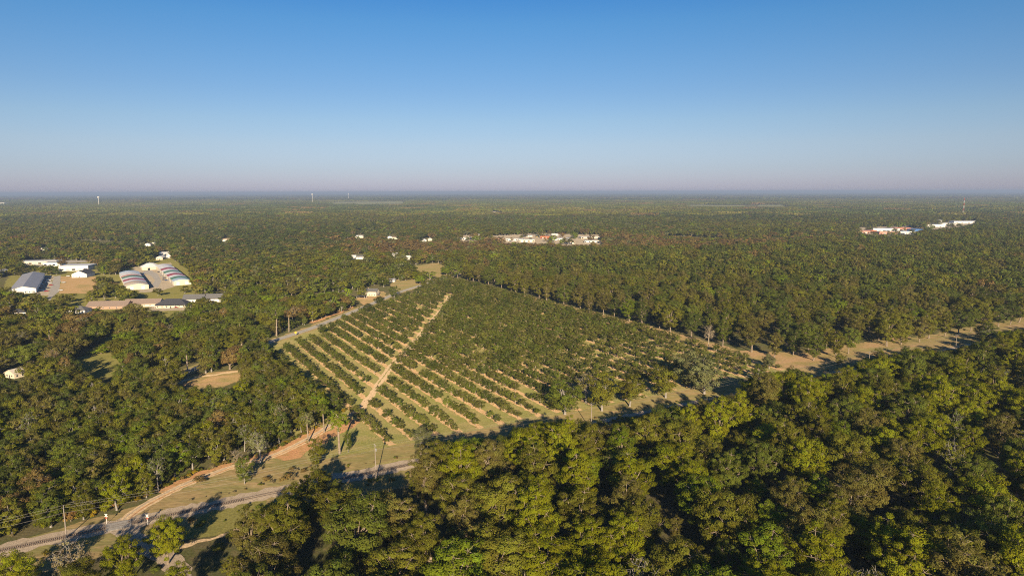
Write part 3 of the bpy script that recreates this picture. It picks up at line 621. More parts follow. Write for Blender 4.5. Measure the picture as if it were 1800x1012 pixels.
# --- grove beyond the lane
def grove():
    I = []
    for i, s in enumerate(np.arange(406, 2600, 20.5)):
        for j, t in enumerate(np.arange(307, 2400, 20.5)):
            a, b = s+rng.normal(0, 2.0), t+rng.normal(0, 2.0); X, Y = ST(a, b)
            px, py = proj(X, Y, 0)
            if not (700 < px < 1990) or py < np.interp(px, [780, 1000, 1300, 1500, 1800], [470, 452, 446, 425, 405]) or rng.random() < .04: continue
            H = rng.uniform(19, 26.5)
            I.append(dict(X=X, Y=Y, H=H, i=i, j=j, d=math.hypot(X, Y)))
    X = np.array([q['X'] for q in I]); Y = np.array([q['Y'] for q in I]); bad = np.where(np.hypot(X, Y) > 950, covered(X, Y, 22, 9, .8), covered(X, Y, .5, .5, .6)); I = [q for q, b in zip(I, bad) if not b]
    def vis(q):
        return q['d']-(60 if q['i'] == 0 or q['j'] == 0 else 0)
    I.sort(key=vis); front = I[:300]; rest = I[300:]
    cnt = {}
    for q in front: cnt.setdefault(q['i'], []).append(q)
    for i, L in cnt.items():
        L.sort(key=lambda q: q['j'])
        for k, q in enumerate(L): q['n'] = k+1
    for q in front:
        c = pick(dict(olive=4, duskolive=3, green=3, lime=.4, darkgreen=2)); kind = pick({'pecan': 6, 'tallpecan': 3})
        tree('pecan_tree', kind, q['X'], q['Y'], q['H'], c, '%s grove pecan, %s row from the grassy lane, %s from rails' % (PAL[c][1], nth(q['i']+1), nth(q['n'])), group='pecan trees of the grove beyond the orchard', wscale=rng.uniform(.95, 1.18))
    cl = ['olive', 'green', 'duskolive', 'darkgreen', 'green', 'brown', 'lime']; ent = [('farpecan', v, c) for c in cl for v in range(4)]
    wt = np.array([4, 4, 1.6, 2.2, 1, .25, .5]); wt /= wt.sum()
    P = np.array([(q['X'], q['Y'], 0) for q in rest]); k = np.array([q['H']/21 for q in rest])
    scatter('distant_grove', P, np.c_[k*1.12, k*1.12, k], rng.choice(7, len(P), p=wt)*4+rng.integers(0, 4, len(P)), libcol('lib_grove', ent), 'far rows of pecan trees filling the grove towards the horizon', 'trees', 1.0)
grove()
# --- orchard
def orchard():
    I = []
    tr = resample(TRACK, 4)
    for k, s in enumerate(ROWS):
        t = 305 if s > 99 else 356; n = 0
        while t < road_t(s)-17:
            X, Y = ST(s+.25*math.sin(t/23+k)+rng.normal(0, .35), t+rng.normal(0, .5))
            dtr = np.min(np.hypot(tr[:, 0]-X, tr[:, 1]-Y))
            back = np.clip((t-370-40*math.sin(s*.02))/70, 0, 1)
            if s > 290: back = np.clip((t-395)/45, 0, 1)
            H = rng.uniform(5.3, 7.3)*(1-back)+(rng.uniform(7.6, 9.6) if X > np.interp(Y, tr[:, 1], tr[:, 0]) else rng.uniform(6.2, 8.2))*back
            if t < 316: H *= .72
            if s < 150: H = min(H, rng.uniform(5.6, 7.4))
            sparse = .16 if t < 330 else .08
            if rng.random() < .05: H *= .55
            if dtr > 5.2 and rng.random() > sparse and in_orchard(X, Y): n += 1; I.append(dict(X=X, Y=Y, H=H, row=k, n=n, d=math.hypot(X, Y)))
            t += rng.uniform(6.6, 7.6)
    I.sort(key=lambda q: q['d']); front = I[:300]; rest = I[300:]
    for q in front:
        tree('orchard_tree', 'orchard', q['X'], q['Y'], q['H'], pick(dict(orchard=6, darkgreen=2, green=1.5)), 'low green orchard tree, %s row from the left, %s from the railway end' % (nth(q['row']+1), nth(q['n'])), group='orchard trees in straight rows', wscale=1.1)
    P = np.array([(q['X'], q['Y'], 0) for q in rest]); k = np.array([q['H']/7.4 for q in rest])
    ent = [('orchard', v, c) for c in ('orchard', 'darkgreen', 'green', 'orchard') for v in range(7)]
    scatter('distant_orchard_trees', P, np.c_[k*1.1, k*1.1, k], rng.integers(0, 28, len(P)), libcol('lib_orchard', ent), 'far ends of the orchard rows merging into one green mass', 'trees')
    return len(I)
n_or = orchard()
# --- wood left of the dirt road
LEFTWOOD = [(-60, 1005), (0, 946), (110, 925), (190, 905), (300, 856), (400, 810), (470, 790), (545, 755), (628, 716), (545, 660), (482, 624), (466, 606), (440, 622), (428, 650), (425, 668), (395, 684), (310, 692), (205, 665), (120, 680), (-60, 700)]
def leftwood():
    Gp = GP(LEFTWOOD); P = jgrid(Gp[:, 0].min(), Gp[:, 0].max(), Gp[:, 1].min(), Gp[:, 1].max(), 7.7, .38)
    P = P[inpoly(P[:, 0], P[:, 1], Gp)]; H = rng.uniform(10.5, 15.5, len(P)); R = H/14*5
    P2 = P[~covered(P[:, 0], P[:, 1], H, R, .75)]; H = rng.uniform(10, 17, len(P2)); ok = ~covered(P2[:, 0], P2[:, 1], H, H/14*5, .75)
    I = [dict(X=p[0], Y=p[1], H=h, d=math.hypot(*p)) for p, h in zip(P2[ok], H[ok])]
    for q in I:
        edge = toST(q['X'], q['Y'])[1]-RAIL_T
        q['c'] = pick(dict(gold=.7, olive=4, yellowgreen=2.2, brown=.5, green=3)) if edge < 22 and q['X'] < -110 else pick(dict(olive=6, green=5, duskolive=2, lime=.8, darkgreen=1.5, brown=.35, yellowgreen=.8))
        q['kind'] = pick(dict(oak=10, thin=.6, pine=.35)); q['what'] = {'oak': 'oak', 'thin': 'thin tree', 'pine': 'pine'}[q['kind']]
    I.sort(key=lambda q: q['d']); front = I[:300]; rest = I[300:]
    rank_labels(front, ' in left wood,', ['left crossing sign', 'small lawn', 'sandy clearing', 'left picture edge', 'dirt road bend', 'bright green pine', 'bottom left corner', 'yellow road sign'])
    for q in front: tree('%s_tree' % q['kind'], q['kind'], q['X'], q['Y'], q['H'], q['c'], q['label'], group='trees of the wood left of the dirt road', wscale=1.1 if q['kind'] == 'oak' else .8)
    P = np.array([(q['X'], q['Y'], 0) for q in rest]); k = np.array([q['H']/14 for q in rest])
    ent = [('oak', v, c) for c in ('olive', 'green', 'duskolive', 'darkgreen') for v in range(7)]
    if len(rest): scatter('back_of_left_wood', P, np.c_[k*1.1, k*1.1, k], rng.integers(0, 28, len(P)), libcol('lib_leftwood', ent), 'back of the dense wood left of the dirt road', 'trees')
    return len(I)
n_lw = leftwood()
# --- forest and garden trees everywhere else
def forest():
    orch = STP([(80, 262), (398, 262), (402, 890), (380, 880), (84, 566)]); grovep = None; lw = GP(LEFTWOOD)
    big = []; pts = []
    for y0, y1, sp in ((380, 1250, 10.2), (1250, 3300, 13.0)):
        P = jgrid(-y1*.86-60, y1*.86+60, y0, y1, sp, .4); P = P[np.abs(P[:, 0]) < P[:, 1]*.84+40]; pts.append(P)
    P = np.concatenate(pts); X, Y = P.T; s, t = toST(X, Y); px, py = proj(X, Y, 0*X)
    ok = ~inpoly(X, Y, orch) & ~inpoly(X, Y, lw) & (t > 300)
    ok &= ~((s > 398) & (py > np.interp(px, [780, 1000, 1300, 1500, 1800], [470, 452, 446, 425, 405])))
    rd = resample(ROAD, 8)
    near = (Y < 1200) & (X > -260) & (X < 0)
    idx = np.where(near & ok)[0]
    if len(idx): ok[idx] &= np.min(np.hypot(X[idx, None]-rd[None, :, 0], Y[idx, None]-rd[None, :, 1]), axis=1) > 9.5
    for q in FOOT:
        ok &= (np.abs(X-q[0]) > q[2]) | (np.abs(Y-q[1]) > q[2])
        if math.hypot(q[0], q[1]) < 1300: a = (q[0]-X)*math.sin(SUN_AZ)+(q[1]-Y)*math.cos(SUN_AZ); b = (q[0]-X)*math.cos(SUN_AZ)-(q[1]-Y)*math.sin(SUN_AZ); ok &= ~((a > 0) & (a < 46) & (np.abs(b) < q[2]*.7))
    # streets and clearings among the far woods
    gap = np.sin(X*.0061+np.sin(Y*.0043)*2)*np.sin(Y*.0052+X*.0017+1)
    ok &= ~((Y > 700) & (gap > .9)) & (rng.random(len(X)) > .1)
    P = P[ok]; X, Y = P.T; H = rng.uniform(9, 19, len(P))*(1+.28*np.sin(X*.013+2*np.sin(Y*.007))*np.sin(Y*.011+X*.004)); d = np.hypot(X, Y)
    zone = (d > 430) & (d < 900) & (X < -150)
    bigm = zone & (rng.random(len(P)) < .34); R = np.where(bigm, 10, H/15*5.6)
    H = np.where(bigm, rng.uniform(13, 18, len(P)), H)
    bad = covered(X, Y, H, R*1.15, 1.0) & ~((d > 1250) & (rng.random(len(P)) < .05)); P = P[~bad]; H = H[~bad]; bigm = bigm[~bad]; X, Y = P.T; d = np.hypot(X, Y)
    # wide oaks push out the small trees under them
    B = P[bigm]; keepb = []
    for i, p in enumerate(B):
        if all(np.hypot(*(p-B[j])) > 12 for j in keepb): keepb.append(i)
    Bi = np.where(bigm)[0][keepb]; rem = bigm.copy(); rem[Bi] = False
    for b in Bi: rem |= (np.hypot(X-X[b], Y-Y[b]) < 7) & (np.arange(len(X)) != b)
    P = P[~rem]; H = H[~rem]; bigm = bigm[~rem]; X, Y = P.T; d = np.hypot(X, Y)
    px, py = proj(X, Y, 0*X)
    inview = (px > -40) & (px < 1840)
    order = np.argsort(np.where(inview & (X < -80), d-bigm*150, 1e9)); front = order[:300]; rest = np.setdiff1d(np.arange(len(P)), front)
    I = []
    for i in front:
        k = 'liveoak' if bigm[i] else pick(dict(oak=8, thin=1.5, pine=1.4)); x = px[i]
        c = pick(dict(brown=3, duskolive=3, olive=4, russet=.4, green=2.5)) if x < 190 else pick(dict(olive=5, duskolive=2, green=4, brown=.6, lime=1))
        I.append(dict(X=X[i], Y=Y[i], H=H[i]*(1.25 if k == 'pine' else 1), c=c, kind=k, what={'liveoak': 'spreading oak', 'oak': 'oak', 'thin': 'thin tree', 'pine': 'pine'}[k]))
    rank_labels(I, ' among the houses,', ['small lawn', 'sandy clearing', 'yellow road sign', 'white roadside house', 'hipped-roof house', 'grey metal barn', 'left edge cottages', 'brown-roofed buildings'])
    for q in I: tree({'liveoak': 'spreading_oak', 'oak': 'yard_oak', 'thin': 'thin_tree', 'pine': 'pine_tree'}[q['kind']], q['kind'], q['X'], q['Y'], q['H'], q['c'], q['label'], group='trees of the wooded suburb', wscale=1.15 if q['kind'] != 'pine' else .9)
    cl = ['olive', 'green', 'duskolive', 'darkgreen', 'brown', 'lime', 'russet', 'grey']; ent = [('fartree', v, c) for c in cl for v in range(6)]
    X, Y, H = X[rest], Y[rest], H[rest]; px, py = px[rest], py[rest]; n = len(rest)
    # brownish trees stand in one band, greener ones in patches
    f = np.sin(X*.004+1)+np.sin(Y*.0031+X*.0013)+rng.normal(0, .5, n)
    band = np.exp(-((py-436-5*np.sin(px*.011))/14)**2)*np.clip((px-520)/150, 0, 1)*np.clip((1560-px)/120, 0, 1)
    lf = np.clip((650-px)/650, 0, 1)*np.exp(-((py-470)/60)**2)
    u = rng.random(n); col = np.where(f > .5, 1, np.where(f < -.6, 3, 0)); col = np.where(u < .14, 2, col); col = np.where((u > .14) & (u < .19), 5, col); col = np.where((u > .19) & (u < .23), 7, col)
    col = np.where((u > .3) & (u < .30+.62*band+.12*lf+.015), 4, col); col = np.where((u > .992-.05*band), 6, col)
    sc = H/15; sw = sc*rng.uniform(.85, 1.7, n)*np.where(np.hypot(X, Y) > 1250, 1.25, 1.15)
    scatter('far_forest', np.c_[X, Y, 0*X], np.c_[sw, sw, sc], col*6+rng.integers(0, 6, n), libcol('lib_forest', ent), 'wooded town and forest stretching away to the far plain', 'forest', 1.05)
    return n
# ------------------------------------------------------------------ buildings
FOOT = []
def place(px, py): q = G(px, py); return q
def gable_house(name, label, cat, pos, rz, L, W, h, rise, wall, roof, wins=3, door=True, hip=False, over=.5, chimney=False, porch=False, garage=0, group=None):
    """long axis along local y; the gable end at -y faces the viewer when rz is 0"""
    root = empty(name, (pos[0], pos[1], 0), rz, label, cat, group); FOOT.append((pos[0], pos[1], max(L, W)*.5+4))
    x, y = W/2, L/2
    m = MB()
    if hip: m.box(-x, x, -y, y, 0, h)
    else: m.prism([(-x, 0), (x, 0), (x, h), (0, h+rise), (-x, h)], -y, y)
    m.build('wall', wall, root)
    X, Y = x+over, y+over; e = rise*over/x; r = MB(); th = .22
    if hip:
        k = max(.5, y-x); lo = h-e+.02
        A = [(-X, -Y, lo), (X, -Y, lo), (X, Y, lo), (-X, Y, lo)]; R0, R1 = (0, -k, h+rise), (0, k, h+rise)
        if y < x: k = x-y; R0, R1 = (-k, 0, h+rise), (k, 0, h+rise)
        up = lambda p: (p[0], p[1], p[2]+th)
        if y >= x: F = [[A[0], A[1], R0], [A[1], A[2], R1, R0], [A[2], A[3], R1], [A[3], A[0], R0, R1]]
        else: F = [[A[0], A[1], R1, R0], [A[1], A[2], R1], [A[2], A[3], R0, R1], [A[3], A[0], R0]]
        for f in F: r.poly([up(p) for p in f])
        r.poly([A[3], A[2], A[1], A[0]])
        for a, b in zip(A, A[1:]+A[:1]): r.poly([a, b, up(b), up(a)])
    else:
        for s in (-1, 1):
            r.prism([(0, h+rise+.02), (0, h+rise+th), (s*X, h-e+th), (s*X, h-e+.02)] if s > 0 else [(0, h+rise+th), (0, h+rise+.02), (s*X, h-e+.02), (s*X, h-e+th)], -Y, Y)
    ro = r.build('roof', roof, root)
    if chimney: MB().box(-.4, .4, y*.3, y*.3+.8, h, h+rise+1).build('chimney', 'brick', ro)
    def window(cx, cz, side, w=1.1, hh=1.2):
        f = MB(); p = MB(); a = .06
        if side == 'f': f.box(cx-w/2-.1, cx+w/2+.1, -y-.05, -y+.05, cz-hh/2-.1, cz+hh/2+.1); p.box(cx-w/2, cx+w/2, -y-.08, -y, cz-hh/2, cz+hh/2)
        else:
            s = 1 if side == 'r' else -1; xa = s*x
            f.box(min(xa-.05, xa+.05), max(xa-.05, xa+.05), cx-w/2-.1, cx+w/2+.1, cz-hh/2-.1, cz+hh/2+.1); p.box(xa-.08, xa+.08, cx-w/2, cx+w/2, cz-hh/2, cz+hh/2)
        fo = f.build('window', 'white', root); p.build('pane', 'glass', fo)
    nf = max(2, int(W/4))
    for i in range(nf):
        cx = -x+W*(i+.5)/nf
        if wins and not (door and abs(cx) < 1.2): window(cx, min(1.6, h*.55), 'f')
    for sd in ('l', 'r'):
        for i in range(wins): window(-y+L*(i+.5)/wins, min(1.6, h*.55), sd)
    if door: MB().box(-.55, .55, -y-.07, -y+.02, 0, 2.1).build('door', 'shingle', root)
    for g in range(garage):
        c = -x+W*(g+.5)/garage; MB().box(c-1.5, c+1.5, -y-.06, -y+.02, 0, min(2.8, h-.2)).build('roller_door', 'galv', root)
    if porch:
        MB().box(-x, x, -y-2.6, -y, 0, .25).build('porch_floor', 'lot', root)
        MB().poly([(-x-.3, -y-2.9, h-.5), (x+.3, -y-2.9, h-.5), (x+.3, -y-.1, h), (-x-.3, -y-.1, h)]).poly([(-x-.3, -y-.1, h-.12), (x+.3, -y-.1, h-.12), (x+.3, -y-2.9, h-.62), (-x-.3, -y-2.9, h-.62)]).build('porch_roof', roof, root)
        for cx in np.linspace(-x+.2, x-.2, 4): MB().box(cx-.1, cx+.1, -y-2.6, -y-2.4, .25, h-.5).build('porch_post', 'white', root)
    return root
def arch_building(name, label, a, b, W, h, rise, stripes, wall='cream', steps=True):
    """long storage building from near end a to far end b (photo pixels), arched roof in coloured bands"""
    A, B = G(*a), G(*b); d = B-A; L = float(np.linalg.norm(d)); rz = math.atan2(d[1], d[0])-math.pi/2; c = (A+B)/2
    root = empty(name, (c[0], c[1], 0), rz, label, 'warehouse'); x = W/2
    for k in np.linspace(0, 1, 9): q = A+d*k; FOOT.append((q[0], q[1], W*.6))
    n = 10; arc = [(-x+W*i/n, h+rise*math.sin(math.pi*i/n)) for i in range(n+1)]
    MB().prism([(-x+.05, 0), (x-.05, 0)]+[(px*.996, pz-.12) for px, pz in reversed(arc)], -L/2+.1, L/2-.1).build('wall', wall, root)
    ns = len(stripes)
    for i, s in enumerate(stripes):
        y0, y1 = -L/2+L*i/ns, -L/2+L*(i+1)/ns; dz = .12 if steps and i % 2 else 0; X = 1.02
        prof = [(px*X, pz+dz) for px, pz in arc]+[(px*X, pz+dz-.3) for px, pz in reversed(arc)]
        MB().prism(prof[::-1], y0+.03, y1).build('roof_panel', s, root)
    for s in (-1, 1):
        k = 14
        for i in range(k):
            cy_ = -L/2+L*(i+.5)/k; m = MB(); m.box(min(s*x-.1*s, s*(x+.04)), max(s*x-.1*s, s*(x+.04)), cy_-2.2, cy_+2.2, 0, h-.8); m.build('roller_door', 'galv' if i % 2 else 'white', root)
    for cx in (-W*.25, W*.25): MB().box(cx-2, cx+2, -L/2-.02, -L/2+.2, 0, h-.8).build('roller_door', 'white', root)
    return root
ROWDIR = A30                                        # the town's streets follow the railway's grid
W_, R_, G_, T_, P_ = 'white', 'red', 'green', 'tan', 'pink'
arch_building('storage_building', 'long storage building with red, white and tan roof bands, left of the two', (242, 509), (227, 484), 25, 5.0, 2.4, ['cream', T_, W_, R_, W_, G_, P_, W_, W_, 'paleblue'])
arch_building('storage_building', 'long storage building with red, green and blue roof bands, right of the two', (321, 501), (288, 472), 21, 5.5, 2.2, ['paleblue', G_, W_, R_, W_, G_, W_, R_, W_, W_, W_])
# big grey metal barn
A, B = G(41, 516), G(60, 488)
c = (A+B)/2; L = np.linalg.norm(B-A); rz = math.atan2(B[1]-A[1], B[0]-A[0])-math.pi/2
gable_house('metal_barn', 'long blue-grey metal barn on the left beside a car lot', 'barn', c, rz, L, 26, 5.5, 3.2, 'white', 'bluegrey', 4, True, over=.4, garage=4)
for k in np.linspace(0, 1, 6): q = A+(B-A)*k; FOOT.append((q[0], q[1], 18))
gable_house('white_hall', 'white gabled hall with charcoal roof above the brown field', 'house', G(147, 486), RD(8), 26, 20, 5.2, 4.6, 'white', 'shingle', 3)
def flat_building(name, label, px, py, rz, L, W, h, wall, roof, bays=6, cat='warehouse', group=None, doorm='galv'):
    q = G(px, py); root = empty(name, (q[0], q[1], 0), rz, label, cat, group); x, y = W/2, L/2; FOOT.append((q[0], q[1], max(L, W)*.5+3))
    MB().box(-x, x, -y, y, 0, h).build('wall', wall, root); MB().box(-x-.3, x+.3, -y-.3, y+.3, h+.003, h+.45).build('roof', roof, root)
    for i in range(bays):
        cx = -x+W*(i+.5)/bays; wd = W/bays*.32; MB().box(cx-wd, cx+wd, -y-.08, -y+.02, .0 if i % 2 else 1, min(h-.6, 3.4)).build('loading_door' if i % 2 else 'window', doorm if i % 2 else 'glass', root)
    return root
flat_building('long_warehouse', 'long white flat-roofed warehouse behind the gabled hall', 138, 474, RD(10), 34, 42, 7.5, 'white', 'white', 5)
flat_building('long_warehouse', 'long low pale-roofed building behind the trees above the grey barn', 72, 464, RD(8), 22, 60, 5.5, 'cream', 'white', 8)
flat_building('small_warehouse', 'small white building at the far left edge of the car lot road', 96, 467, RD(8), 18, 26, 6, 'white', 'bluegrey', 4)
def octagon():
    q = G(265, 473); root = empty('octagonal_hall', (q[0], q[1], 0), .3, 'white eight-sided hall between the two storage buildings', 'hall'); FOOT.append((q[0], q[1], 20))
    n = 8; R, h = 15, 4.5
    MB().lathe([(R*.95, 0), (R*.95, h)], n).build('wall', 'cream', root)
    r = MB(); r.lathe([(R*1.06, h-.2), (R*1.06, h+.1), (R*.35, h+5.2), (0.02, h+5.8)], n); r.build('roof', 'white', root)
    MB().box(-1.6, 1.6, -R*.95-.3, -R*.86, 0, 3.2).build('door', 'glass', root)
octagon()
gable_house('brown_roofed_block', 'long low building with brown shingle roof, left one of two', 'house', G(194, 541), RD(96), 40, 17, 3.2, 4.2, 'brick', 'brownshingle', 6)
gable_house('brown_roofed_block', 'long low building with brown shingle roof, beside the hipped house', 'house', G(254, 537), RD(97), 36, 17, 3.2, 4.2, 'cream', 'brownshingle', 6)
gable_house('hipped_house', 'pale-fronted house with charcoal hipped roof and porch', 'house', G(305, 539), RD(7), 16, 30, 4, 4.6, 'cream', 'shingle', 3, hip=True, porch=True)
gable_house('grey_roofed_house', 'grey-roofed house with white gable right of the hipped house', 'house', G(343, 530), RD(97), 22, 15, 3.6, 4.6, 'white', 'greyshingle', 3)
gable_house('grey_roofed_house', 'grey-roofed house half hidden by a brown oak, farther right', 'house', G(379, 529), RD(100), 18, 14, 3.6, 4.6, 'white', 'greyshingle', 3)
gable_house('small_house', 'small white house with grey hipped roof below the brown field', 'house', G(138, 549), RD(4), 13, 19, 3.4, 3.2, 'white', 'greyshingle', 2, hip=True)
gable_house('small_house', 'small white house with dark roof near the left edge', 'house', G(37, 553), RD(10), 12, 16, 3.4, 3.2, 'white', 'shingle', 2, hip=True)
gable_house('tan_cottage', 'small tan cottage under big oaks at the left edge', 'house', G(27, 662), RD(-22), 7, 9.5, 3.2, 2.2, 'cream', 'cream', 2)
gable_house('white_building', 'white building cut by the left edge beside the barn', 'house', G(0, 482), RD(12), 24, 14, 5, 2, 'cream', 'white', 2)
# roadside house with a dark carport
gable_house('roadside_house', 'white two-storey house with blue-grey roof beside the paved road', 'house', G(652, 519), RD(80), 17, 10.5, 5.4, 2.8, 'cream', 'greyshingle', 5, over=.7, chimney=True)
def carport():
    q = G(636, 524); root = empty('carport', (q[0], q[1], 0), RD(-12), 'dark-roofed open carport left of the roadside house', 'carport'); FOOT.append((q[0], q[1], 9))
    MB().box(-5, 5, -3.5, 3.5, 2.9, 3.15).build('roof', 'shingle', root)
    for x in (-4.6, 4.6):
        for y in (-3.1, 3.1): MB().box(x-.1, x+.1, y-.1, y+.1, 0, 2.9).build('post', 'white', root)
carport()
gable_house('blue_shed', 'small shed with blue-grey roof at the back of the roadside lawn', 'shed', G(689, 495), RD(85), 9, 7, 2.8, 1.6, 'white', 'bluegrey', 1)
# farther houses seen between the trees
FARH = [(621, 455, 'white', 'white', 10, 'leftmost of the pale houses above the roadside house'), (634, 455, 'white', 'greyshingle', 14, 'second pale house above the roadside house'), (646, 453, 'cream', 'brownshingle', 12, 'low cream house right of the second pale house'),
        (659, 456, 'white', 'white', 9, 'narrow white shed above the roadside house'), (694, 451, 'white', 'white', 14, 'tall white house amid trees above the brown lawn'), (719, 456, 'white', 'white', 11, 'low white house right of the tall white house'),
        (632, 418, 'cream', 'white', 22, 'pale house alone in the brownish trees, upper left of centre'), (685, 419, 'white', 'greyshingle', 20, 'pale house left of the far town'), (696, 420, 'cream', 'brownshingle', 18, 'cream house left of the far town'),
        (396, 424, 'white', 'tan', 22, 'far house with a tan roof in the left forest'), (292, 449, 'white', 'white', 20, 'white shed behind the storage buildings'), (283, 456, 'cream', 'white', 16, 'low cream shed behind the octagonal hall'), (299, 453, 'white', 'paleblue', 12, 'small white cabin behind the right storage building'),
        (262, 432, 'white', 'greyshingle', 18, 'far house left of the white shed'), (271, 431, 'cream', 'white', 16, 'far cream house in the left forest'), (77, 441, 'white', 'white', 16, 'far white house above the long low building'),
        (745, 424, 'white', 'greyshingle', 18, 'far pale house left of the town shops'), (756, 423, 'cream', 'white', 16, 'far cream house left of the town shops'), (449, 421, 'white', 'white', 12, 'tiny far white house above the left forest'), (190, 381, 'white', 'white', 34, 'far white shed alone in the left distance')]
for i, (px, py, wl, rf, sz, lab) in enumerate(FARH):
    gable_house('far_house', lab, 'house', G(px, py), RD(random.choice((8, 95))), sz, sz*.7, 4.2, 2.6, wl, rf, 2, group='houses among the far trees')
# far town shops
TOWN = [(812, 421, 34, 'white', 'white', 'leftmost low white shop of the far town'), (838, 420, 40, 'cream', 'white', 'long cream shop left in the far town'), (845, 414, 20, 'white', 'white', 'small white shop behind the town shops'),
        (868, 423, 55, 'brick', 'pink', 'long salmon-roofed shop of the far town'), (874, 428, 22, 'pink', 'orange', 'small orange-fronted shop nearest in the far town'), (905, 423, 50, 'white', 'bluegrey', 'grey-roofed store in the far town centre'), (925, 425, 45, 'cream', 'white', 'cream store right of the grey-roofed one'),
        (928, 416, 26, 'white', 'bluegrey', 'white building behind the cream store'), (946, 416, 14, 'yellow', 'white', 'small yellow-fronted shop in the far town'), (961, 419, 36, 'orange', 'orange', 'bright orange-roofed shop in the far town'), (985, 422, 60, 'white', 'white', 'long white store right of the orange roof'),
        (975, 414, 22, 'white', 'white', 'small white building behind the orange-roofed shop'), (1036, 419, 60, 'cream', 'white', 'long low cream-fronted store at the right of the town'), (1040, 426, 40, 'white', 'bluegrey', 'nearest white store at the right of the town'), (1002, 428, 26, 'cream', 'tan', 'tan-roofed shop before the long white store')]
for px, py, sz, wl, rf, lab in TOWN: flat_building('town_shop', lab, px, py, RD(random.uniform(-14, 14)), 22, sz*.85, random.uniform(3.6, 5.6), wl, rf, 7, 'shop', 'shops of the far town')
INDU = [(1517, 410, 34, 'pink', 'pink', 'leftmost salmon shed of the right-hand industrial estate'), (1530, 409, 22, 'orange', 'pink', 'small orange shed of the right-hand industrial estate'), (1553, 406, 90, 'white', 'white', 'long white roof at the back of the right-hand estate'), (1558, 411, 70, 'pink', 'tan', 'broad tan-roofed shed of the right-hand estate'),
        (1580, 405, 60, 'pink', 'orange', 'orange-roofed shed of the right-hand estate'), (1590, 411, 50, 'white', 'paleblue', 'pale blue roofed shed of the right-hand estate'), (1608, 408, 34, 'blue', 'blue', 'bright blue shed at the right of the estate'),
        (1640, 399, 70, 'white', 'bluegrey', 'pale blue-grey warehouse on the rise to the right'), (1662, 396, 80, 'white', 'white', 'long white warehouse in the right distance'), (1690, 393, 80, 'white', 'white', 'farthest long white warehouse to the right'), (1712, 392, 30, 'white', 'white', 'small white shed at the right end of the warehouses'), (1648, 391, 26, 'white', 'white', 'small white shed above the right-hand warehouses')]
for px, py, sz, wl, rf, lab in INDU: flat_building('industrial_shed', lab, px, py, RD(random.uniform(-8, 8)), 30, sz*.9, random.uniform(6, 9), wl, rf, 6, 'warehouse', 'sheds of the industrial estate')
flat_building('far_plant', 'far white plant building on the left skyline', 2, 361, 0, 60, 110, 24, 'white', 'white', 8)
def water_tower(px, py, d, R, label):
    q = G(px, 420); X = q[0]/q[1]*d; zt = CAM_H
    for _ in range(60):
        _, y = proj(X, d, zt)
        if y >= py: break
        zt -= 1.5
    px2, _ = proj(X, d, zt); root = empty('water_tower', (X, d, 0), 0, label, 'water tower', 'far water towers')
    p = [(R*math.cos(a), zt-R*.8+R*.8*math.sin(a)) for a in np.linspace(-1.1, math.pi/2, 14)]; p[-1] = (.05, zt)
    MB().lathe([(R*.18, zt-R*1.8)]+p, 20).build('tank', 'white', root)
    MB().lathe([(R*.34, 0), (R*.17, 6), (R*.17, zt-R*1.5)], 14).build('stem', 'white', root)
water_tower(179, 345.2, 6200, 9.5, 'white water tower on the left skyline, largest of three')
water_tower(552, 340.6, 7400, 8.5, 'white water tower on the skyline left of centre')
water_tower(615, 339.6, 11500, 8, 'tiny pale water tower right of the other two')
def radio_mast():
    q = G(1693, 379); root = empty('radio_mast', (q[0], q[1], 0), .4, 'tall red and white lattice radio mast on the right skyline', 'mast'); zt = 10.0
    while proj(q[0], q[1], zt)[1] > 348: zt += 1
    n = 7
    for i in range(n):
        z0, z1 = zt*i/n, zt*(i+1)/n-.02; r0, r1 = 3.2*(1-.55*i/n), 3.2*(1-.55*(i+1)/n); m = MB()
        for k in range(3):
            a, b = 2.094*k, 2.094*(k+1); P = lambda r, an, z: (r*math.cos(an), r*math.sin(an), z)
            m.tube([P(r0, a, z0), P(r1, a, z1)], .22, 4); kk = 4
            for j in range(kk):
                u, v = j/kk, (j+1)/kk; m.tube([P(r0+(r1-r0)*u, a, z0+(z1-z0)*u), P(r0+(r1-r0)*v, b, z0+(z1-z0)*v)], .16, 4); m.tube([P(r0+(r1-r0)*u, b, z0+(z1-z0)*u), P(r0+(r1-r0)*v, a, z0+(z1-z0)*v)], .16, 4)
        m.build('mast_section', 'signred' if i % 2 == 0 else 'white', root)
radio_mast()
n_fo = forest()
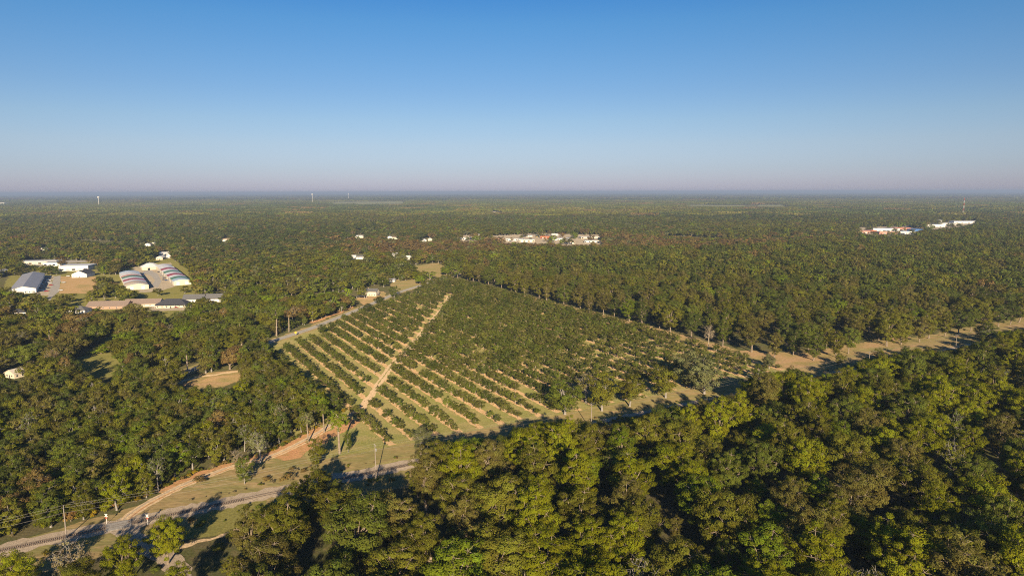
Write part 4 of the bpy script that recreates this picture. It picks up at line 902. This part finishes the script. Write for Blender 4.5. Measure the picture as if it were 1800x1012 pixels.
# --- farther forest: clumps of treetops out to the horizon
def patches():
    ents = []
    c = bpy.data.collections.new('lib_patch'); i = 0
    cols = [PAL[k][0] for k in ('green', 'olive', 'darkgreen', 'duskolive', 'brown')]
    for v in range(5):
        r = np.random.default_rng(900+v); Q = []; T = []
        for gx in np.arange(-66, 66, 11.5):
            for gy in np.arange(-66, 66, 11.5):
                p = np.array((gx, gy, 0))+np.r_[r.uniform(-5, 5, 2), 0]; h = r.uniform(9, 19); R = r.uniform(4.5, 8); n = 22
                d = unit(n, r); d[:, 2] = np.abs(d[:, 2])*.9-.15; pos = p+d*np.array((R, R, h*.5))+np.array((0, 0, h*.5))
                nr = d+unit(n, r)*.4; nr /= np.linalg.norm(nr, axis=1)[:, None]; a = np.cross(nr, unit(n, r)); a /= np.linalg.norm(a, axis=1)[:, None]; b = np.cross(nr, a); s = R*r.uniform(.45, .75, n)[:, None]
                Q.append(np.stack([pos-a*s, pos-b*s*.8, pos+a*s, pos+b*s*.8], 1)); T.append(np.clip(r.normal(.5, .2)+r.normal(0, .1, n), 0, 1))
        me = crown_mesh('canopy', np.concatenate(Q), np.concatenate(T), 'massleaf')
        for k in cols: o = bpy.data.objects.new('lib_patch_%03d' % i, me); c.objects.link(o); i += 1; ents += list(k)
    c['cols'] = ents
    for nm, y0, y1, sp, sx, lab in (('distant_forest', 3260, 9500, 118, 1.0, 'distant forest reading as one dark green carpet'), ('horizon_forest', 9450, 60000, 520, 4.4, 'blue-green forest fading into haze at the horizon')):
        P = jgrid(-y1*.84, y1*.84, y0, y1, sp, .12); P = P[np.abs(P[:, 0]) < P[:, 1]*.84+150]; X, Y = P.T
        bad = covered(X, Y, 15, 40 if sx == 1 else 150, .8)
        P = P[~bad]; X, Y = P.T; n = len(P)
        f = np.sin(X*.0016+1)+np.sin(Y*.0011+X*.0006)+rng.normal(0, .5, n)
        col = np.where(f > .5, 0, np.where(f < -.5, 2, 1)); u = rng.random(n); col = np.where(u < .12, 3, col); col = np.where(u > .94, 4, col)
        scatter(nm, np.c_[X, Y, 0*X], np.c_[np.full(n, sx), np.full(n, sx), rng.uniform(.8, 1.2, n)*(1 if sx == 1 else 1.3)], rng.integers(0, 5, n)*5+col, c, lab, 'forest', 1.1)
patches()
# ------------------------------------------------------------------ poles, wires, signs, cars, scrub
def utility_pole(X, Y, H, label, rz, arms=1, can=False):
    root = empty('utility_pole', (X, Y, 0), rz, label, 'utility pole', 'utility poles along the rails')
    MB().tube([(0, 0, -.3), (0, 0, H*.5), (0, 0, H)], [.22, .19, .14], 8).build('post', 'wood', root)
    for k in range(arms):
        z = H-.6-1.6*k; MB().box(-.06, .06, -1.3, 1.3, z-.07, z+.07).build('crossarm', 'wood', root)
        for y in (-1.15, -.45, .45, 1.15): MB().lathe([(.05, z+.07), (.09, z+.12), (.06, z+.26), (.02, z+.3)], 8).build('insulator', 'galv', root, loc=(0, y, 0))
    if can: MB().lathe([(.02, H-3.2), (.3, H-3.2), (.3, H-2.2), (.25, H-2.1), (.02, H-2.05)], 12).build('transformer', 'galv', root, loc=(.42, 0, 0))
    return root
POLES = [(*G(117, 946), 12.2, 'utility pole nearest the left edge beside the rails'), (*G(661, 846), 16.5, 'tall utility pole by the orchard with a transformer'), (*ST(199.5, 269.0), 14.5, 'utility pole beyond the foreground trees, third from the left'), (*ST(317, 265.5), 15, 'utility pole beside the small green tree, fourth from the left'),
         (*ST(424, 266), 15, 'utility pole half hidden by treetops, fifth from the left'), (*ST(531, 267), 15, 'rightmost utility pole beside the rails')]
for i, (X, Y, H, lab) in enumerate(POLES): utility_pole(X, Y, H, lab, A30, 1, i == 1)
def wires():
    ext = [(POLES[0][0]-100*EX, POLES[0][1]-100*EY, 12)]+[p[:3] for p in POLES]+[(*ST(660, 267), 15)]
    for k, (off, dz, lab) in enumerate(((-1.15, -.3, 'power wire nearest the camera along the rails'), (1.15, -.3, 'power wire nearest the orchard along the rails'), (0, -2.6, 'lowest slack wire along the rails'))):
        pts = []
        for a, b in zip(ext, ext[1:]):
            for j in range(16):
                u = j/16; p = np.array(a)*(1-u)+np.array(b)*u; pts.append((p[0]-EY*off, p[1]+EX*off, p[2]+dz-4*1.6*u*(1-u)))
        tag(MB().tube(pts, .024, 4).build('power_wire', 'wire'), lab, 'wire', 'wires strung between the utility poles')
wires()
def crossbuck(px, py, label):
    q = G(px, py); root = empty('railway_crossing_sign', (q[0], q[1], 0), RD(-4), label, 'sign', 'railway crossing signs')
    MB().box(-.07, .07, -.05, .05, 0, 4.0).build('post', 'white', root)
    for a in (48, -48):
        m = MB().box(-.75, .75, -.085 if a > 0 else -.12, -.055 if a > 0 else -.09, -.13, .13); o = m.build('sign_blade', 'white', root, loc=(0, 0, 3.45)); o.rotation_euler = (0, RD(a), 0)
    MB().box(-.3, .3, -.09, -.05, 2.2, 2.65).build('reflector_plate', 'signred', root)
crossbuck(188, 920.5, 'white X-shaped railway crossing sign left of the dirt crossing'); crossbuck(260, 921.5, 'white X-shaped railway crossing sign with red plate, right of the crossing')
q = G(520, 590); root = empty('road_warning_sign', (q[0], q[1], 0), 0, 'yellow diamond warning sign beside the paved road', 'sign')
MB().box(-.05, .05, -.05, .05, 0, 2.2).build('post', 'galv', root)
o = MB().box(-.8, .8, -.09, -.055, -.8, .8).build('sign_plate', 'yellow', root, loc=(0, 0, 2.8)); o.rotation_euler = (0, RD(45), 0)
q = G(227, 922); root = empty('crossing_post', (q[0], q[1], 0), 0, 'short dark post beside the rails at the dirt crossing', 'post')
MB().tube([(0, 0, 0), (0, 0, 1.7)], .09, 6).build('post', 'tie', root); MB().box(-.2, .2, -.15, .15, 1.2, 1.7).build('signal_box', 'tie', root)
for px, py, lab in ((755, 493, 'slim pale pole at the roadside beside the bright green trees'), (487, 592, 'slim pale pole by the paved road, below the pines')):
    q = G(px, py); rt = empty('roadside_pole', (q[0], q[1], 0), 0, lab, 'utility pole', 'poles along the paved road')
    MB().tube([(0, 0, 0), (0, 0, 9)], [.18, .13], 7).build('post', 'palebark', rt); MB().box(-1, 1, -.06, .06, 8.3, 8.45).build('crossarm', 'wood', rt)
def cars():
    body = MB().prism([(-2.2, .35), (2.2, .35), (2.25, .75), (2.1, .95), (1.1, 1.0), (.55, 1.42), (-1.1, 1.45), (-1.75, 1.0), (-2.2, .95)], -.88, .88)
    gl = MB().prism([(1.02, 1.02), (.5, 1.4), (-1.05, 1.42), (-1.6, 1.02)], -.9, .9); wh = MB().tube([(0, -.1, 0), (0, .1, 0)], .33, 10)
    wm = wh.mesh('wheel', 'tyre'); gm = gl.mesh('cabin_glass', 'glass')
    cm = {k: body.mesh('body', plain('car_%s' % k, c, .3, .2, .03)) for k, c in dict(white=(.75, .75, .73), red=(.4, .04, .04), dark=(.05, .06, .09), silver=(.45, .46, .48), blue=(.06, .12, .3)).items()}
    def car(X, Y, rz, k, label, group):
        r = empty('parked_car', (X, Y, .1), rz, label, 'car', group); obj('body', cm[k], r); obj('cabin_glass', gm, r)
        for x in (-1.35, 1.35):
            for y in (-.82, .82): obj('wheel', wm, r, (x, y, .33))
    word = dict(white='white', red='red', dark='dark', silver='silver', blue='blue')
    for name, corners, rows, cols_, grp, skip in (('barn car lot', [(69, 514), (87, 515), (92, 487), (77, 486)], 6, 4, 'cars in the lot beside the grey barn', .25), ('left storage yard', [(254, 504), (266, 504), (252, 480), (242, 478)], 6, 2, 'cars beside the left storage building', .2), ('right storage yard', [(286, 494), (304, 496), (290, 476), (274, 477)], 5, 3, 'cars beside the right storage building', .3)):
        a, b, c, d = [G(*p) for p in corners]
        for i in range(rows):
            n = 0
            for j in range(cols_):
                u, v = (j+.5)/cols_, (i+.5)/rows; p = (a*(1-u)+b*u)*(1-v)+(d*(1-u)+c*u)*v
                if random.random() < skip: continue
                n += 1; k = random.choice(['white', 'red', 'dark', 'silver', 'blue', 'silver', 'dark', 'white'])
                car(p[0]+random.uniform(-2, 2), p[1]+random.uniform(-2, 2), A30+random.choice((0, math.pi))+random.gauss(0, .1), k, '%s car in the %s, row %s from near end, %s from left' % (word[k], name, 'one two three four five six'.split()[i], nth(n)), grp)
    for px, py, k, lab in ((112, 497, 'white', 'white car on the brown field beside the street'), (120, 486, 'white', 'white car beside the gabled hall'), (107, 511, 'white', 'white car near the bottom of the street'), (310, 541, 'red', 'red car before the hipped house'), (295, 542, 'white', 'white car before the hipped house'), (664, 519, 'dark', 'dark car beside the roadside house')):
        p = G(px, py); car(p[0], p[1], .3, k, lab, 'cars around the town')
cars()
def scrub():
    P = []; idx = []; sc = []
    cl = ['brown', 'olive', 'straw', 'green', 'gold']; ent = [('shrub', v, c) for c in cl for v in range(4)]
    def add(pts, wts, s0, s1):
        for p in pts:
            P.append((p[0], p[1], 0)); k = rng.uniform(s0, s1); sc.append((k, k, k*rng.uniform(.6, 1))); idx.append(int(rng.choice(5, p=np.array(wts)/sum(wts)))*4+int(rng.integers(0, 4)))
    for s in np.arange(-60, 900, 1.6):
        for lo, hi, w_ in ((-16, -8, (2, 3, 1, 3, .3)), (8.5, 12, (2, 1, 3, .6, .2))):
            if rng.random() < (.55 if lo < 0 else .22) and abs(s+8) > 9:
                a = ST(s+rng.normal(0, 1), RAIL_T+rng.uniform(lo, hi)); add([a], w_, .18, .5 if lo > 0 else .75)
    for i, p in enumerate(resample(GP([(480, 846), (505, 838), (540, 828)]), 1.5)): add([p+rng.normal(0, 2.0, 2)], (5, 1, 2, .3, 0), .4, 1.0)
    for p in resample(DIRT, 1.5)[10:]: add([p+np.array((-.8, .6))*rng.uniform(5, 8)], (1.5, 2, 1, 1, .6), .3, .8)
    # weeds and stones in the bare strips
    for s in ROWS:
        for t in np.arange(303, 460, 3.0):
            if rng.random() < .5: add([ST(s+rng.normal(-.5, .9), t)], (1, 2, 3, .6, 0), .06, .2)
    for q in rng.uniform((-120, 60), (760, 262), (900, 2)):
        X, Y = ST(*q)
        if Y > 140 and abs(X) < .84*Y+20 and not covered([X], [Y], 2, 1.5)[0]: add([(X, Y)], (1.2, 2, .6, 2.5, 0), .4, 1.1)
    scatter('scrub_and_weeds', np.array(P), np.array(sc), idx, libcol('lib_scrub', ent), 'low scrub and weeds along rails, tracks and woodland floor', 'scrub')
    # golden shrubs at the wood's edge by the crossing
    L = []
    for px, py in ((60, 928), (88, 921), (112, 917), (136, 911), (160, 906), (182, 898), (205, 890), (228, 882), (250, 875), (20, 938), (150, 898), (120, 905), (172, 890)):
        g_ = G(px, py)+rng.normal(0, 1, 2); L.append(dict(X=g_[0], Y=g_[1], c=pick(dict(gold=2, russet=1, olive=2, yellowgreen=1))))
    rank_labels(L, ' at the wood edge,', ['left crossing sign', 'bottom left corner'], 'shrub')
    for q in L: tree('wood_edge_shrub', 'shrub', q['X'], q['Y'], rng.uniform(3.5, 6), q['c'], q['label'], 'shrub', 'shrubs at the wood edge beside the rails', wscale=.9)
scrub()
# ------------------------------------------------------------------ haze
def haze():
    m, n, out = newmat('haze'); v = n.nodes.new('ShaderNodeVolumePrincipled'); v.inputs['Color'].default_value = (.41, .53, .76, 1); v.inputs['Density'].default_value = HAZE; v.inputs['Anisotropy'].default_value = 0.0
    n.links.new(v.outputs[0], out.inputs['Volume'])
    o = MB().box(-91000, 91000, -4100, 91000, -2, 142).build('haze', m); tag(o, 'thin blue haze over the distant forest', 'haze', kind='stuff'); o.display_type = 'WIRE'
HAZE = 7.5e-5
haze()
print('COUNTS', n_fg, n_or, n_lw, n_fo, len(bpy.data.objects))
